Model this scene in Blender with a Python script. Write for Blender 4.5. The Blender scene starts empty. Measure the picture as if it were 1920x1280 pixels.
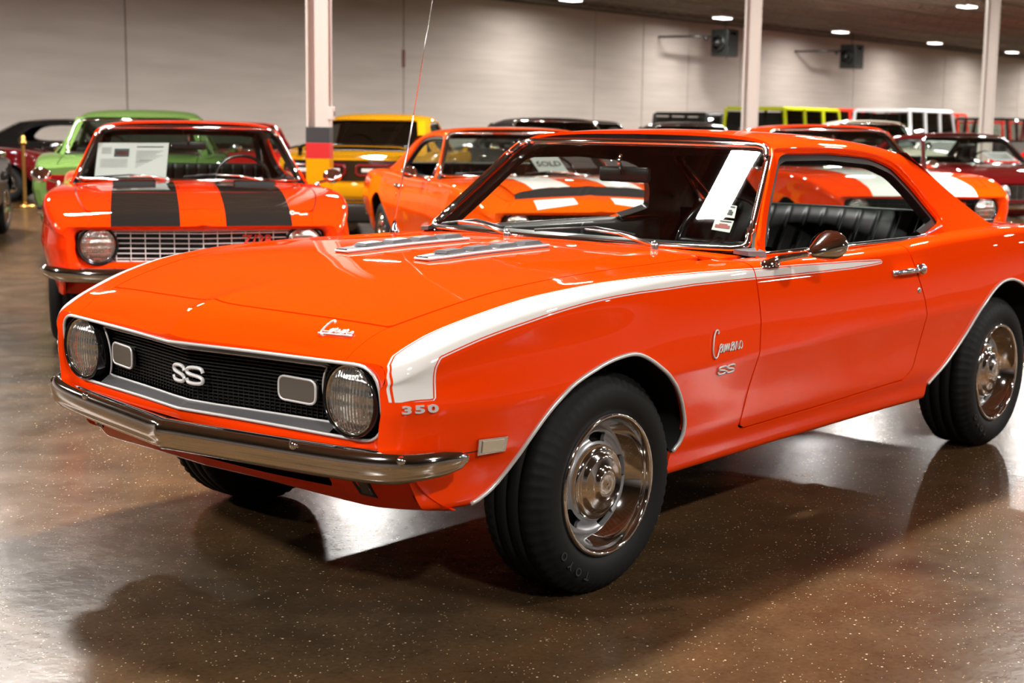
import bpy, bmesh, math, random
import numpy as np
from mathutils import Vector, Matrix

random.seed(7)
rng = np.random.RandomState(7)
SC = bpy.context.scene
COL = SC.collection
PI = math.pi

# ------------------------------------------------------------------ camera
CAM_LOC = Vector((3.2266, 3.3073, 1.3443))
CAM_F = 2685.0
CAM_YAW, CAM_PITCH, CAM_ROLL = math.radians(221.2086), math.radians(8.5079), math.radians(0.7405)

def camera_axes():
    f = Vector((math.cos(CAM_YAW) * math.cos(CAM_PITCH), math.sin(CAM_YAW) * math.cos(CAM_PITCH), -math.sin(CAM_PITCH)))
    r = f.cross(Vector((0, 0, 1))).normalized()
    u = r.cross(f)
    c, s = math.cos(CAM_ROLL), math.sin(CAM_ROLL)
    return c * r + s * u, -s * r + c * u, f

cam_data = bpy.data.cameras.new('camera')
cam = bpy.data.objects.new('camera', cam_data)
COL.objects.link(cam)
_r, _u, _f = camera_axes()
cam.matrix_world = Matrix(((_r.x, _u.x, -_f.x, CAM_LOC.x), (_r.y, _u.y, -_f.y, CAM_LOC.y), (_r.z, _u.z, -_f.z, CAM_LOC.z), (0, 0, 0, 1)))
cam_data.sensor_fit = 'HORIZONTAL'
cam_data.sensor_width = 36.0
cam_data.lens = CAM_F / 1920.0 * 36.0
cam_data.clip_end = 300
cam_data.dof.use_dof = True
cam_data.dof.focus_distance = 4.3
cam_data.dof.aperture_fstop = 4.5
SC.camera = cam

# ------------------------------------------------------------------ world, exposure
world = bpy.data.worlds.new('world')
SC.world = world
world.use_nodes = True
world.node_tree.nodes['Background'].inputs[0].default_value = (0.9, 0.95, 1.0, 1)
world.node_tree.nodes['Background'].inputs[1].default_value = 0.02
SC.view_settings.view_transform = 'Standard'
SC.view_settings.look = 'None'
SC.view_settings.gamma = 1.0
SC.view_settings.use_curve_mapping = False
SC.view_settings.exposure = 0.0

CEIL = 4.93
LAMP_POWER = 640.0
# rows of ceiling lamps: y, first x, share of full power
LAMP_ROWS = [(-22.55, -28.6, .22), (-14.4, 2.2, 1.4), (-8.0, 4.5, 1.0), (-.82, 6.30, 1.12), (6.4, 3.2, .72), (13.6, 6.3, .40)]
LAMP_STEP = 7.7

# ------------------------------------------------------------------ materials
MATS = {}

def mat(name, color, rough=0.5, metal=0.0, coat=0.0, coat_rough=0.03, spec=0.5, emit=None, emit_s=0.0, alpha=1.0, trans=0.0, ior=1.45):
    if name in MATS:
        return MATS[name]
    m = bpy.data.materials.new(name)
    m.use_nodes = True
    b = m.node_tree.nodes['Principled BSDF']
    b.inputs['Base Color'].default_value = (*color, 1)
    b.inputs['Roughness'].default_value = rough
    b.inputs['Metallic'].default_value = metal
    b.inputs['Coat Weight'].default_value = coat
    b.inputs['Coat Roughness'].default_value = coat_rough
    b.inputs['Specular IOR Level'].default_value = spec
    b.inputs['IOR'].default_value = ior
    b.inputs['Transmission Weight'].default_value = trans
    if emit:
        b.inputs['Emission Color'].default_value = (*emit, 1)
        b.inputs['Emission Strength'].default_value = emit_s
    MATS[name] = m
    return m

def nodes_of(m):
    nt = m.node_tree
    return nt, nt.nodes, nt.links, nt.nodes['Principled BSDF']

def paint(name, color):
    return mat(name, color, rough=0.6, coat=1.0, coat_rough=0.015, spec=0.0)

def glass(name, tint=(0.85, 0.92, 0.88), refl=1.0):
    """thin pane: mostly transparent, fresnel reflection on top"""
    if name in MATS:
        return MATS[name]
    m = bpy.data.materials.new(name)
    m.use_nodes = True
    nt = m.node_tree
    nt.nodes.clear()
    out = nt.nodes.new('ShaderNodeOutputMaterial')
    tr = nt.nodes.new('ShaderNodeBsdfTransparent'); tr.inputs[0].default_value = (*tint, 1)
    gl = nt.nodes.new('ShaderNodeBsdfGlossy'); gl.inputs['Roughness'].default_value = 0.01
    ge = nt.nodes.new('ShaderNodeNewGeometry')
    dt = nt.nodes.new('ShaderNodeVectorMath'); dt.operation = 'DOT_PRODUCT'
    nt.links.new(ge.outputs['Normal'], dt.inputs[0]); nt.links.new(ge.outputs['Incoming'], dt.inputs[1])
    ops = []
    for op, v in (('ABSOLUTE', None), ('SUBTRACT', None), ('POWER', 5.0), ('MULTIPLY_ADD', None)):
        k = nt.nodes.new('ShaderNodeMath'); k.operation = op; ops.append(k)
    nt.links.new(dt.outputs['Value'], ops[0].inputs[0])
    ops[1].inputs[0].default_value = 1.0; nt.links.new(ops[0].outputs[0], ops[1].inputs[1])
    nt.links.new(ops[1].outputs[0], ops[2].inputs[0]); ops[2].inputs[1].default_value = 5.0
    nt.links.new(ops[2].outputs[0], ops[3].inputs[0]); ops[3].inputs[1].default_value = 0.92; ops[3].inputs[2].default_value = 0.075 * refl
    fr = ops[3]
    mx = nt.nodes.new('ShaderNodeMixShader')
    nt.links.new(fr.outputs[0], mx.inputs[0])
    nt.links.new(tr.outputs[0], mx.inputs[1]); nt.links.new(gl.outputs[0], mx.inputs[2])
    nt.links.new(mx.outputs[0], out.inputs[0])
    MATS[name] = m
    return m

M_ORANGE = paint('paint_hugger_orange', (0.92, 0.048, 0.0006))
M_ORANGE2 = paint('paint_red_orange', (0.80, 0.032, 0.001))
M_ORANGE3 = paint('paint_amber_orange', (0.86, 0.085, 0.002))
M_WHITEP = paint('paint_white', (0.80, 0.78, 0.75))
M_BLACKP = paint('paint_black', (0.012, 0.011, 0.010))
M_GREEN = paint('paint_green', (0.105, 0.185, 0.048))
M_YELLOW = paint('paint_yellow', (0.54, 0.24, 0.004))
M_DKRED = paint('paint_dark_red', (0.10, 0.004, 0.005))
M_RED = paint('paint_red', (0.40, 0.008, 0.007))
M_LIME = paint('paint_lime', (0.30, 0.32, 0.01))
M_GREY = paint('paint_dark_grey', (0.035, 0.03, 0.03))
M_SILVERW = mat('wheel_silver_paint', (0.32, 0.32, 0.33), rough=0.32, metal=0.6)
M_CHROME = mat('chrome', (0.86, 0.85, 0.84), rough=0.06, metal=1.0)
M_BRIGHT = mat('brushed_bright_trim', (0.72, 0.70, 0.68), rough=0.22, metal=1.0)
M_RUBBER = mat('tire_rubber', (0.0085, 0.0083, 0.008), rough=0.66, spec=0.25)
M_LETTER = mat('tire_lettering_grey', (0.022, 0.0215, 0.021), rough=0.6)
M_DARK = mat('underbody_black', (0.006, 0.006, 0.006), rough=0.8)
M_GAP = mat('panel_gap_dark', (0.012, 0.004, 0.003), rough=0.7)
M_BLACK = mat('satin_black', (0.012, 0.012, 0.012), rough=0.35)
M_GBLACK = mat('gloss_black', (0.008, 0.008, 0.008), rough=0.12)
M_VINYL = mat('black_vinyl', (0.006, 0.007, 0.007), rough=0.45, spec=0.22)
M_VENT = mat('louvre_dark_grey', (0.17, 0.17, 0.18), rough=0.3, metal=0.7)
M_BEZEL = mat('grille_bezel_grey', (0.24, 0.24, 0.25), rough=0.3, metal=0.7)
M_GLASS = glass('clear_glass', (0.80, 0.86, 0.83))
M_TINT = glass('tinted_glass', (0.42, 0.48, 0.44))
M_DKGLASS = glass('dark_glass', (0.10, 0.11, 0.10))
M_PAPER = mat('paper_white', (0.44, 0.42, 0.415), rough=0.7)
M_INK = mat('ink_dark', (0.03, 0.03, 0.032), rough=0.8)
M_INKR = mat('ink_red', (0.22, 0.015, 0.012), rough=0.7)
M_INKL = mat('ink_light', (0.17, 0.165, 0.165), rough=0.8)
M_GOLD = mat('brass', (0.72, 0.45, 0.12), rough=0.22, metal=1.0)
M_TAIL = mat('tail_lens_red', (0.18, 0.004, 0.006), rough=0.12, coat=1.0)
M_LENS = mat('lamp_lens', (0.55, 0.53, 0.48), rough=0.12, metal=0.85)
M_AMBER = mat('marker_lens', (0.52, 0.44, 0.31), rough=0.25, coat=0.6)
M_BADGE = mat('badge_silver', (0.72, 0.71, 0.70), rough=0.35, metal=0.4)
M_SKIRT = mat('seat_tan', (0.45, 0.40, 0.33), rough=0.6)

def lens_bump():
    m = mat('headlamp_glass', (0.62, 0.61, 0.57), rough=0.10, metal=0.9, coat=1.0)
    nt, N, L, b = nodes_of(m)
    tc = N.new('ShaderNodeTexCoord'); w = N.new('ShaderNodeTexWave'); w2 = N.new('ShaderNodeTexWave')
    mp = N.new('ShaderNodeMapping')
    L.new(tc.outputs['Object'], mp.inputs[0])
    w.wave_type = 'BANDS'; w.bands_direction = 'Y'; w.inputs['Scale'].default_value = 28; w.inputs['Distortion'].default_value = 0.6
    w2.wave_type = 'BANDS'; w2.bands_direction = 'Z'; w2.inputs['Scale'].default_value = 9; w2.inputs['Distortion'].default_value = 1.5
    nz = N.new('ShaderNodeTexNoise'); nz.inputs['Scale'].default_value = 22
    ad = N.new('ShaderNodeMath'); ad.operation = 'ADD'; ad2 = N.new('ShaderNodeMath'); ad2.operation = 'ADD'
    L.new(mp.outputs[0], w.inputs['Vector']); L.new(mp.outputs[0], w2.inputs['Vector']); L.new(mp.outputs[0], nz.inputs['Vector'])
    L.new(w.outputs['Fac'], ad.inputs[0]); L.new(w2.outputs['Fac'], ad.inputs[1])
    L.new(ad.outputs[0], ad2.inputs[0]); L.new(nz.outputs['Fac'], ad2.inputs[1])
    bp = N.new('ShaderNodeBump'); bp.inputs['Strength'].default_value = 0.55; bp.inputs['Distance'].default_value = 0.006
    L.new(ad2.outputs[0], bp.inputs['Height']); L.new(bp.outputs[0], b.inputs['Normal'])
    return m
M_HEAD = lens_bump()

# ------------------------------------------------------------------ mesh helpers
def link(o, parent=None):
    COL.objects.link(o)
    if parent is not None:
        o.parent = parent
    return o

def mesh_obj(name, V, F, m, parent=None, smooth=True, label=None, kind=None):
    me = bpy.data.meshes.new(name)
    me.from_pydata(np.asarray(V, float).tolist(), [], [tuple(f) for f in F])
    if smooth:
        me.polygons.foreach_set('use_smooth', [True] * len(me.polygons))
    me.update()
    if isinstance(m, (list, tuple)):
        for q in m: me.materials.append(q)
    else:
        me.materials.append(m)
    o = bpy.data.objects.new(name, me)
    link(o, parent)
    if label: o['label'] = label
    if kind: o['kind'] = kind
    return o

def thing(name, label, cat, loc=(0, 0, 0), rz=0.0, group=None):
    o = bpy.data.objects.new(name, None)
    o.empty_display_size = 0.1
    COL.objects.link(o)
    o.location = loc; o.rotation_euler = (0, 0, rz)
    o['label'] = label; o['category'] = cat
    if group: o['group'] = group
    return o

def tag(o, label, cat, group=None):
    o['label'] = label; o['category'] = cat
    if group: o['group'] = group
    return o

class MB:
    """collects pieces into one mesh"""
    def __init__(s): s.V = []; s.F = []
    def add(s, V, F):
        n = len(s.V); s.V += [tuple(map(float, v)) for v in V]; s.F += [tuple(int(i) + n for i in f) for f in F]; return s
    def box(s, c, d, rz=0.0, bev=0.0):
        V, F = box_geo(c, d, rz, bev); return s.add(V, F)
    def tube(s, pts, r, n=8, closed=False, caps=True): 
        V, F = tube_geo(pts, r, n, closed, caps); return s.add(V, F)
    def lathe(s, prof, n, c=(0, 0, 0), axis='z'):
        V, F = lathe_geo(prof, n, c, axis); return s.add(V, F)
    def obj(s, name, m, parent=None, smooth=True, label=None, kind=None):
        return mesh_obj(name, s.V, s.F, m, parent, smooth, label, kind)

def box_geo(c, d, rz=0.0, bev=0.0):
    x, y, z = d[0] / 2, d[1] / 2, d[2] / 2
    if bev <= 0:
        V = [(sx * x, sy * y, sz * z) for sz in (-1, 1) for sy in (-1, 1) for sx in (-1, 1)]
        F = [(0, 2, 3, 1), (4, 5, 7, 6), (0, 1, 5, 4), (2, 6, 7, 3), (0, 4, 6, 2), (1, 3, 7, 5)]
    else:
        bm = bmesh.new()
        bmesh.ops.create_cube(bm, size=1)
        for v in bm.verts: v.co = Vector((v.co.x * d[0], v.co.y * d[1], v.co.z * d[2]))
        bmesh.ops.bevel(bm, geom=bm.edges[:], offset=bev, segments=2, profile=0.5, affect='EDGES')
        bm.verts.index_update()
        V = [tuple(v.co) for v in bm.verts]; F = [tuple(v.index for v in f.verts) for f in bm.faces]
        bm.free()
    cs, sn = math.cos(rz), math.sin(rz)
    V = [(c[0] + a * cs - b * sn, c[1] + a * sn + b * cs, c[2] + e) for a, b, e in V]
    return V, F

def tube_geo(pts, r, n=8, closed=False, caps=True):
    P = np.array(pts, float); k = len(P)
    R = np.full(k, r) if np.isscalar(r) else np.array(r, float)
    T = np.zeros_like(P)
    for i in range(k):
        a = P[(i - 1) % k] if (closed or i > 0) else P[i]
        b = P[(i + 1) % k] if (closed or i < k - 1) else P[i]
        t = b - a; T[i] = t / (np.linalg.norm(t) + 1e-12)
    ref = np.array([0, 0, 1.0]) if abs(T[0][2]) < 0.9 else np.array([1.0, 0, 0])
    V = []; prev = None
    for i in range(k):
        if prev is None: u = np.cross(T[i], ref)
        else: u = prev - T[i] * (prev @ T[i])
        u /= np.linalg.norm(u) + 1e-12; prev = u
        w = np.cross(T[i], u)
        for j in range(n):
            a = 2 * PI * j / n
            V.append(P[i] + R[i] * (math.cos(a) * u + math.sin(a) * w))
    F = []
    for i in range(k if closed else k - 1):
        i2 = (i + 1) % k
        for j in range(n):
            F.append((i * n + j, i * n + (j + 1) % n, i2 * n + (j + 1) % n, i2 * n + j))
    if caps and not closed:
        F.append(tuple(range(n))[::-1]); F.append(tuple((k - 1) * n + j for j in range(n)))
    return V, F

def lathe_geo(prof, n, c=(0, 0, 0), axis='z', a0=0.0, a1=2 * PI):
    """prof: list of (r, h); axis the rotation axis"""
    V = []; F = []; k = len(prof); full = abs(a1 - a0 - 2 * PI) < 1e-6
    m = n if full else n + 1
    for i in range(m):
        a = a0 + (a1 - a0) * i / n; ca, sa = math.cos(a), math.sin(a)
        for r, h in prof:
            p = {'z': (r * ca, r * sa, h), 'y': (r * ca, h, -r * sa), 'x': (h, r * ca, r * sa)}[axis]
            V.append((c[0] + p[0], c[1] + p[1], c[2] + p[2]))
    for i in range(n):
        i2 = (i + 1) % m
        for j in range(k - 1):
            F.append((i * k + j, i2 * k + j, i2 * k + j + 1, i * k + j + 1))
    return V, F

def sweep_geo(path, prof, closed_prof=True, scale=None, up=(0, 0, 1)):
    """profile (a, b): a along the path's side normal, b along up"""
    P = np.array(path, float); k = len(P); n = len(prof); V = []
    upv = np.array(up, float)
    for i in range(k):
        d1 = P[i] - P[i - 1] if i > 0 else P[1] - P[0]
        d2 = P[i + 1] - P[i] if i < k - 1 else P[-1] - P[-2]
        d1 = d1 / np.linalg.norm(d1); d2 = d2 / np.linalg.norm(d2)
        n1 = np.cross(d1, upv); n2 = np.cross(d2, upv)
        n1 /= np.linalg.norm(n1); n2 /= np.linalg.norm(n2)
        s = n1 + n2; s /= np.linalg.norm(s); s = s / max(0.5, s @ n1)
        sc = 1.0 if scale is None else scale[i]
        for a, b in prof: V.append(P[i] + s * a * sc + upv * b * sc)
    F = []
    for i in range(k - 1):
        for j in range(n if closed_prof else n - 1):
            j2 = (j + 1) % n
            F.append((i * n + j, (i + 1) * n + j, (i + 1) * n + j2, i * n + j2))
    if closed_prof:
        F.append(tuple(range(n))); F.append(tuple((k - 1) * n + j for j in range(n))[::-1])
    return V, F

def pchip(tab):
    t = sorted(tab); X = np.array([a for a, b in t], float); Y = np.array([b for a, b in t], float)
    h = np.diff(X); d = np.diff(Y) / h; m = np.zeros(len(X))
    m[0], m[-1] = d[0], d[-1]
    for i in range(1, len(X) - 1):
        if d[i - 1] * d[i] > 0:
            w1, w2 = 2 * h[i] + h[i - 1], h[i] + 2 * h[i - 1]
            m[i] = (w1 + w2) / (w1 / d[i - 1] + w2 / d[i])
    def f(x):
        x = np.asarray(x, float); xc = np.clip(x, X[0], X[-1])
        i = np.clip(np.searchsorted(X, xc) - 1, 0, len(X) - 2)
        s = (xc - X[i]) / h[i]
        return ((1 + 2 * s) * (1 - s) ** 2 * Y[i] + s * (1 - s) ** 2 * h[i] * m[i] + s * s * (3 - 2 * s) * Y[i + 1] + s * s * (s - 1) * h[i] * m[i + 1])
    return f

def sstep(a, b, x):
    t = np.clip((np.asarray(x, float) - a) / (b - a), 0, 1); return t * t * (3 - 2 * t)

def catmull(C, subs):
    """C: (k, 3) control points (arrays allowed in the middle: (k, ns, 3)); returns dense points along k"""
    C = np.asarray(C, float); k = C.shape[0]; out = []
    d = [np.sqrt(np.maximum(((C[i + 1] - C[i]) ** 2).sum(-1, keepdims=True), 1e-10)) ** 0.5 for i in range(k - 1)]
    tan = [None] * k
    for i in range(k):
        if i == 0: tan[i] = (C[1] - C[0]) / d[0]
        elif i == k - 1: tan[i] = (C[-1] - C[-2]) / d[-1]
        else:
            tan[i] = ((C[i] - C[i - 1]) / d[i - 1] - (C[i + 1] - C[i - 1]) / (d[i - 1] + d[i]) + (C[i + 1] - C[i]) / d[i])
    for i in range(k - 1):
        n = subs[i]
        for j in range(n):
            s = j / n
            h00 = (1 + 2 * s) * (1 - s) ** 2; h10 = s * (1 - s) ** 2; h01 = s * s * (3 - 2 * s); h11 = s * s * (s - 1)
            out.append(h00 * C[i] + h10 * d[i] * tan[i] + h01 * C[i + 1] + h11 * d[i] * tan[i + 1])
    out.append(C[-1])
    return np.stack(out, 0)

def grid_mesh(G, flip=False):
    """G: (nu, nv, 3)"""
    nu, nv = G.shape[:2]
    V = G.reshape(-1, 3)
    I = np.arange(nu * nv).reshape(nu, nv)
    F = np.stack([I[:-1, :-1], I[1:, :-1], I[1:, 1:], I[:-1, 1:]], -1).reshape(-1, 4)
    if flip: F = F[:, ::-1]
    return V.copy(), [tuple(f) for f in F.tolist()]

def clip(M, fn):
    """keep the part of the mesh where fn(V) >= 0, with clean cut edges"""
    V, F = M
    V = np.asarray(V, float)
    if len(V) == 0: return V, []
    val = np.asarray(fn(V), float)
    ins = val >= 0
    nv = []; mp = {}; out = []; cache = {}
    def keep(i):
        if i not in mp: mp[i] = len(nv); nv.append(V[i])
        return mp[i]
    insl = ins.tolist()
    if not any(insl): return np.zeros((0, 3)), []
    if all(insl): return V, list(F)
    for f in F:
        fl = [insl[i] for i in f]
        if all(fl): out.append(tuple(keep(i) for i in f)); continue
        if not any(fl): continue
        poly = []; k = len(f)
        for a in range(k):
            i, j = f[a], f[(a + 1) % k]
            if fl[a]: poly.append(keep(i))
            if fl[a] != fl[(a + 1) % k]:
                key = (i, j) if i < j else (j, i)
                if key not in cache:
                    t = val[i] / (val[i] - val[j]); cache[key] = len(nv); nv.append(V[i] + t * (V[j] - V[i]))
                poly.append(cache[key])
        q = [p for n_, p in enumerate(poly) if p != poly[n_ - 1]]
        if len(q) >= 3: out.append(tuple(q))
    return np.array(nv).reshape(-1, 3), out

def normals(V, F):
    N = np.zeros_like(V)
    by = {}
    for f in F: by.setdefault(len(f), []).append(f)
    for k, fs in by.items():
        A = np.array(fs); p = V[A]
        n = np.cross(p[:, 1] - p[:, 0], p[:, 2] - p[:, 0])
        if k > 3: n = n + np.cross(p[:, 2] - p[:, 0], p[:, 3] - p[:, 0])
        for j in range(k): np.add.at(N, A[:, j], n)
    return N / (np.linalg.norm(N, axis=1, keepdims=True) + 1e-12)

def offset(M, d):
    V, F = M
    return V + normals(V, F) * d, F

def flange(M, d):
    """fold the open edges inwards (own vertices, so the edge stays crisp)"""
    V, F = M
    if len(F) == 0: return M
    N = normals(V, F); cnt = {}
    for f in F:
        for a in range(len(f)):
            e = (f[a], f[(a + 1) % len(f)]); k = (min(e), max(e))
            cnt[k] = None if k in cnt else e
    VV = [V]; n = len(V); FF = list(F); mp = {}; ext = []
    for e in cnt.values():
        if e is None: continue
        ids = []
        for i in e:
            if i not in mp:
                mp[i] = n + len(ext); ext.append(V[i]); ext.append(V[i] - N[i] * d)
            ids.append(mp[i])
        FF.append((ids[1], ids[0], ids[0] + 1, ids[1] + 1))
    if ext: VV.append(np.array(ext))
    return np.concatenate(VV), FF

def mirror(M):
    V, F = M
    return V * np.array([1, -1, 1]), [tuple(f[::-1]) for f in F]

def join2(A, B):
    n = len(A[0]); return np.concatenate([A[0], B[0]]), list(A[1]) + [tuple(i + n for i in f) for f in B[1]]

def weld(M, tol=1e-5):
    V, F = M
    if len(V) == 0: return V, F
    K = np.round(np.asarray(V) / tol).astype(np.int64)
    _, first, inv = np.unique(K, axis=0, return_index=True, return_inverse=True)
    nv = np.asarray(V)[first]; mp = inv.reshape(-1).tolist()
    F2 = []
    for f in F:
        q = [mp[i] for i in f]; q = [p for n_, p in enumerate(q) if p != q[n_ - 1]]
        if len(q) >= 3: F2.append(tuple(q))
    return np.array(nv), F2

def both(M): return weld(join2(M, mirror(M)))

def sdf(P, poly):
    """signed distance to polygon, positive inside; P (n, 2)"""
    P = np.asarray(P, float); Q = np.asarray(poly, float)
    d = np.full(len(P), 1e9); inside = np.zeros(len(P), bool)
    for i in range(len(Q)):
        a, b = Q[i], Q[(i + 1) % len(Q)]; e = b - a; w = P - a
        t = np.clip((w @ e) / (e @ e + 1e-15), 0, 1)
        d = np.minimum(d, np.hypot(*(w - t[:, None] * e).T))
        c = (a[1] <= P[:, 1]) != (b[1] <= P[:, 1])
        with np.errstate(divide='ignore', invalid='ignore'):
            xi = a[0] + (P[:, 1] - a[1]) * (b[0] - a[0]) / (b[1] - a[1] if b[1] != a[1] else 1e-12)
        inside ^= c & (P[:, 0] < xi)
    return np.where(inside, d, -d)

def smooth_closed(poly, n=8, closed=True):
    """catmull-rom through the points"""
    Q = np.array(poly, float); k = len(Q); out = []
    rg = range(k) if closed else range(k - 1)
    for i in rg:
        p0 = Q[(i - 1) % k] if closed or i > 0 else Q[i]
        p1 = Q[i]; p2 = Q[(i + 1) % k]
        p3 = Q[(i + 2) % k] if closed or i + 2 < k else Q[(i + 1) % k]
        for j in range(n):
            t = j / n
            out.append(0.5 * (2 * p1 + (p2 - p0) * t + (2 * p0 - 5 * p1 + 4 * p2 - p3) * t * t + (3 * p1 - p0 - 3 * p2 + p3) * t ** 3))
    if not closed: out.append(Q[-1])
    return np.array(out)

def round_poly(poly, r, n=5):
    """round the corners of a polygon; r scalar or per-corner"""
    Q = np.array(poly, float); k = len(Q); out = []
    R = [r] * k if np.isscalar(r) else r
    for i in range(k):
        a, b, c = Q[i - 1], Q[i], Q[(i + 1) % k]
        u = (a - b) / np.linalg.norm(a - b); v = (c - b) / np.linalg.norm(c - b)
        if R[i] <= 0: out.append(b); continue
        ang = math.acos(np.clip(u @ v, -1, 1)); t = min(R[i] / math.tan(ang / 2), 0.48 * np.linalg.norm(a - b), 0.48 * np.linalg.norm(c - b))
        p, q = b + u * t, b + v * t
        for j in range(n + 1):
            s = j / n; out.append((1 - s) ** 2 * p + 2 * s * (1 - s) * b + s * s * q)
    return np.array(out)

def fill_geo(pts):
    """one n-gon"""
    return [tuple(p) for p in pts], [tuple(range(len(pts)))]

def prism_geo(poly, d0, d1, place):
    """extruded polygon; place(a, b, d) -> xyz"""
    k = len(poly)
    V = [place(a, b, d0) for a, b in poly] + [place(a, b, d1) for a, b in poly]
    F = [tuple(range(k))[::-1], tuple(range(k, 2 * k))] + [(i, (i + 1) % k, k + (i + 1) % k, k + i) for i in range(k)]
    return V, F

def text_geo(txt, size, depth=0.0, align='CENTER', bevel=0.0, shear=0.0, space=1.0, offset_=0.0):
    cu = bpy.data.curves.new('lettering', 'FONT')
    cu.body = txt; cu.size = size; cu.extrude = depth / 2; cu.bevel_depth = bevel; cu.align_x = align; cu.align_y = 'CENTER'
    cu.shear = shear; cu.space_character = space; cu.resolution_u = 3; cu.offset = offset_
    o = bpy.data.objects.new('lettering', cu); COL.objects.link(o)
    dg = bpy.context.evaluated_depsgraph_get()
    me = bpy.data.meshes.new_from_object(o.evaluated_get(dg))
    V = np.array([tuple(v.co) for v in me.vertices]).reshape(-1, 3); F = [tuple(p.vertices) for p in me.polygons]
    bpy.data.objects.remove(o); bpy.data.meshes.remove(me); bpy.data.curves.remove(cu)
    return V, F

def place_geo(G, origin, ex, ey, ez=None):
    V, F = G; V = np.asarray(V, float)
    ex = np.array(ex, float); ex /= np.linalg.norm(ex); ey = np.array(ey, float); ey = ey - ex * (ex @ ey); ey /= np.linalg.norm(ey)
    ez = np.cross(ex, ey)
    return np.array(origin) + V[:, :1] * ex + V[:, 1:2] * ey + V[:, 2:3] * ez, F
# ------------------------------------------------------------------ coupe body: profiles (front axle at the origin, +x forward, +y its left side)
ZC = pchip([(.9, .757), (.853, .794), (.8, .825), (.73, .845), (.5, .887), (.3, .915), (.1, .932), (-.2, .943), (-.5, .947), (-.8, .949), (-2.9, .955), (-3.2, .95), (-3.55, .93), (-3.8, .885)])
ZF = pchip([(.9, .748), (.86, .768), (.78, .797), (.66, .828), (.55, .850), (.3, .887), (0, .912), (-.3, .920), (-.7, .920), (-1.3, .915), (-1.8, .918), (-2.2, .935), (-2.75, .945), (-3.2, .93), (-3.6, .895), (-3.8, .86)])
YM = pchip([(.80, .728), (.793, .742), (.785, .757), (.775, .771), (.76, .785), (.74, .798), (.70, .817), (.60, .850), (.45, .880), (.25, .903), (0, .915), (-.5, .912), (-1.0, .905), (-1.6, .903), (-2.1, .912), (-2.6, .925), (-3.0, .920), (-3.4, .895), (-3.7, .86), (-3.82, .82)])
ZM = pchip([(.8, .625), (0, .63), (-.8, .635), (-2.0, .65), (-2.8, .66), (-3.8, .66)])
ZS = pchip([(.8, .36), (.5, .345), (.3, .32), (-.3, .285), (-2.1, .285), (-2.8, .30), (-3.4, .34), (-3.8, .40)])

def body_grid(nx=150, dens=1.0):
    """lofted half body, y >= 0: grid from the centre line over the crown down to the sill"""
    s = np.concatenate([np.linspace(.9, .84, int(14 * dens)), np.linspace(.84, .6, int(22 * dens))[1:], np.linspace(.6, -3.2, int(nx * dens))[1:], np.linspace(-3.2, -3.8, int(22 * dens))[1:]])
    w = sstep(.22, .9, s)
    zc, zf = ZC(s), ZF(s)
    def curve(xf, yfn, zfn):
        x = s - (.9 - xf) * w
        return np.stack([x, yfn(x), zfn(x)], -1)
    yc = lambda x: YM(x) - .034 - .016 * sstep(.78, .6, x) - .02 * sstep(.3, -.3, x)
    fr = sstep(.55, .9, s)
    ridge = .010 * sstep(.45, .88, s)
    C = []
    C.append(curve(.897, lambda x: 0 * x, lambda x: zc + ridge))
    C.append(curve(.889, lambda x: 0 * x + .045, lambda x: zc + ridge * .25))
    for t, xf in ((.33, .853), (.62, .822), (.86, .797)):
        C.append(curve(xf, lambda x, t=t: t * yc(x), lambda x, t=t: zf + (zc - zf) * (1 - t ** 2.6)))
    C.append(curve(.780, yc, lambda x: zf))
    C.append(curve(.784, lambda x: yc(x) + .022, lambda x: zf - .012))
    C.append(curve(.789, lambda x: yc(x) + .036, lambda x: zf - .042))
    C.append(curve(.793, lambda x: YM(x) - .002 - .014 * sstep(.785, .6, x), lambda x: zf * .55 + ZM(x) * .45))
    C.append(curve(.793, lambda x: YM(x) - .001, lambda x: ZM(x) + .025))
    C.append(curve(.793, lambda x: YM(x), lambda x: ZM(x)))
    C.append(curve(.793, lambda x: YM(x) - .006, lambda x: ZM(x) - .025))
    C.append(curve(.785, lambda x: YM(x) - .024 - .004 * (1 - fr), lambda x: ZM(x) - .12))
    C.append(curve(.735, lambda x: YM(x) - .040 - .006 * (1 - fr), lambda x: ZS(x) + .125))
    C.append(curve(.705, lambda x: YM(x) - .052 - .012 * (1 - fr), lambda x: ZS(x) + .07))
    C.append(curve(.672, lambda x: YM(x) - .060 - .018 * (1 - fr), lambda x: ZS(x) + .012))
    C.append(curve(.64, lambda x: YM(x) - .08 - .02 * (1 - fr), lambda x: ZS(x)))
    subs = [2, 4, 5, 5, 5, 3, 3, 5, 6, 2, 2, 4, 4, 3, 3, 2]
    subs = [max(1, int(round(q * dens))) for q in subs]
    G = catmull(np.stack(C, 0), subs)          # (nv, ns, 3)
    return np.swapaxes(G, 0, 1)                # (ns, nv, 3)

# greenhouse
ZR = pchip([(-.6, 1.27), (-1.0, 1.318), (-1.25, 1.337), (-1.5, 1.346), (-1.8, 1.341), (-2.1, 1.320), (-2.4, 1.282), (-2.7, 1.225), (-3.0, 1.14), (-3.3, 1.03)])

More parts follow.
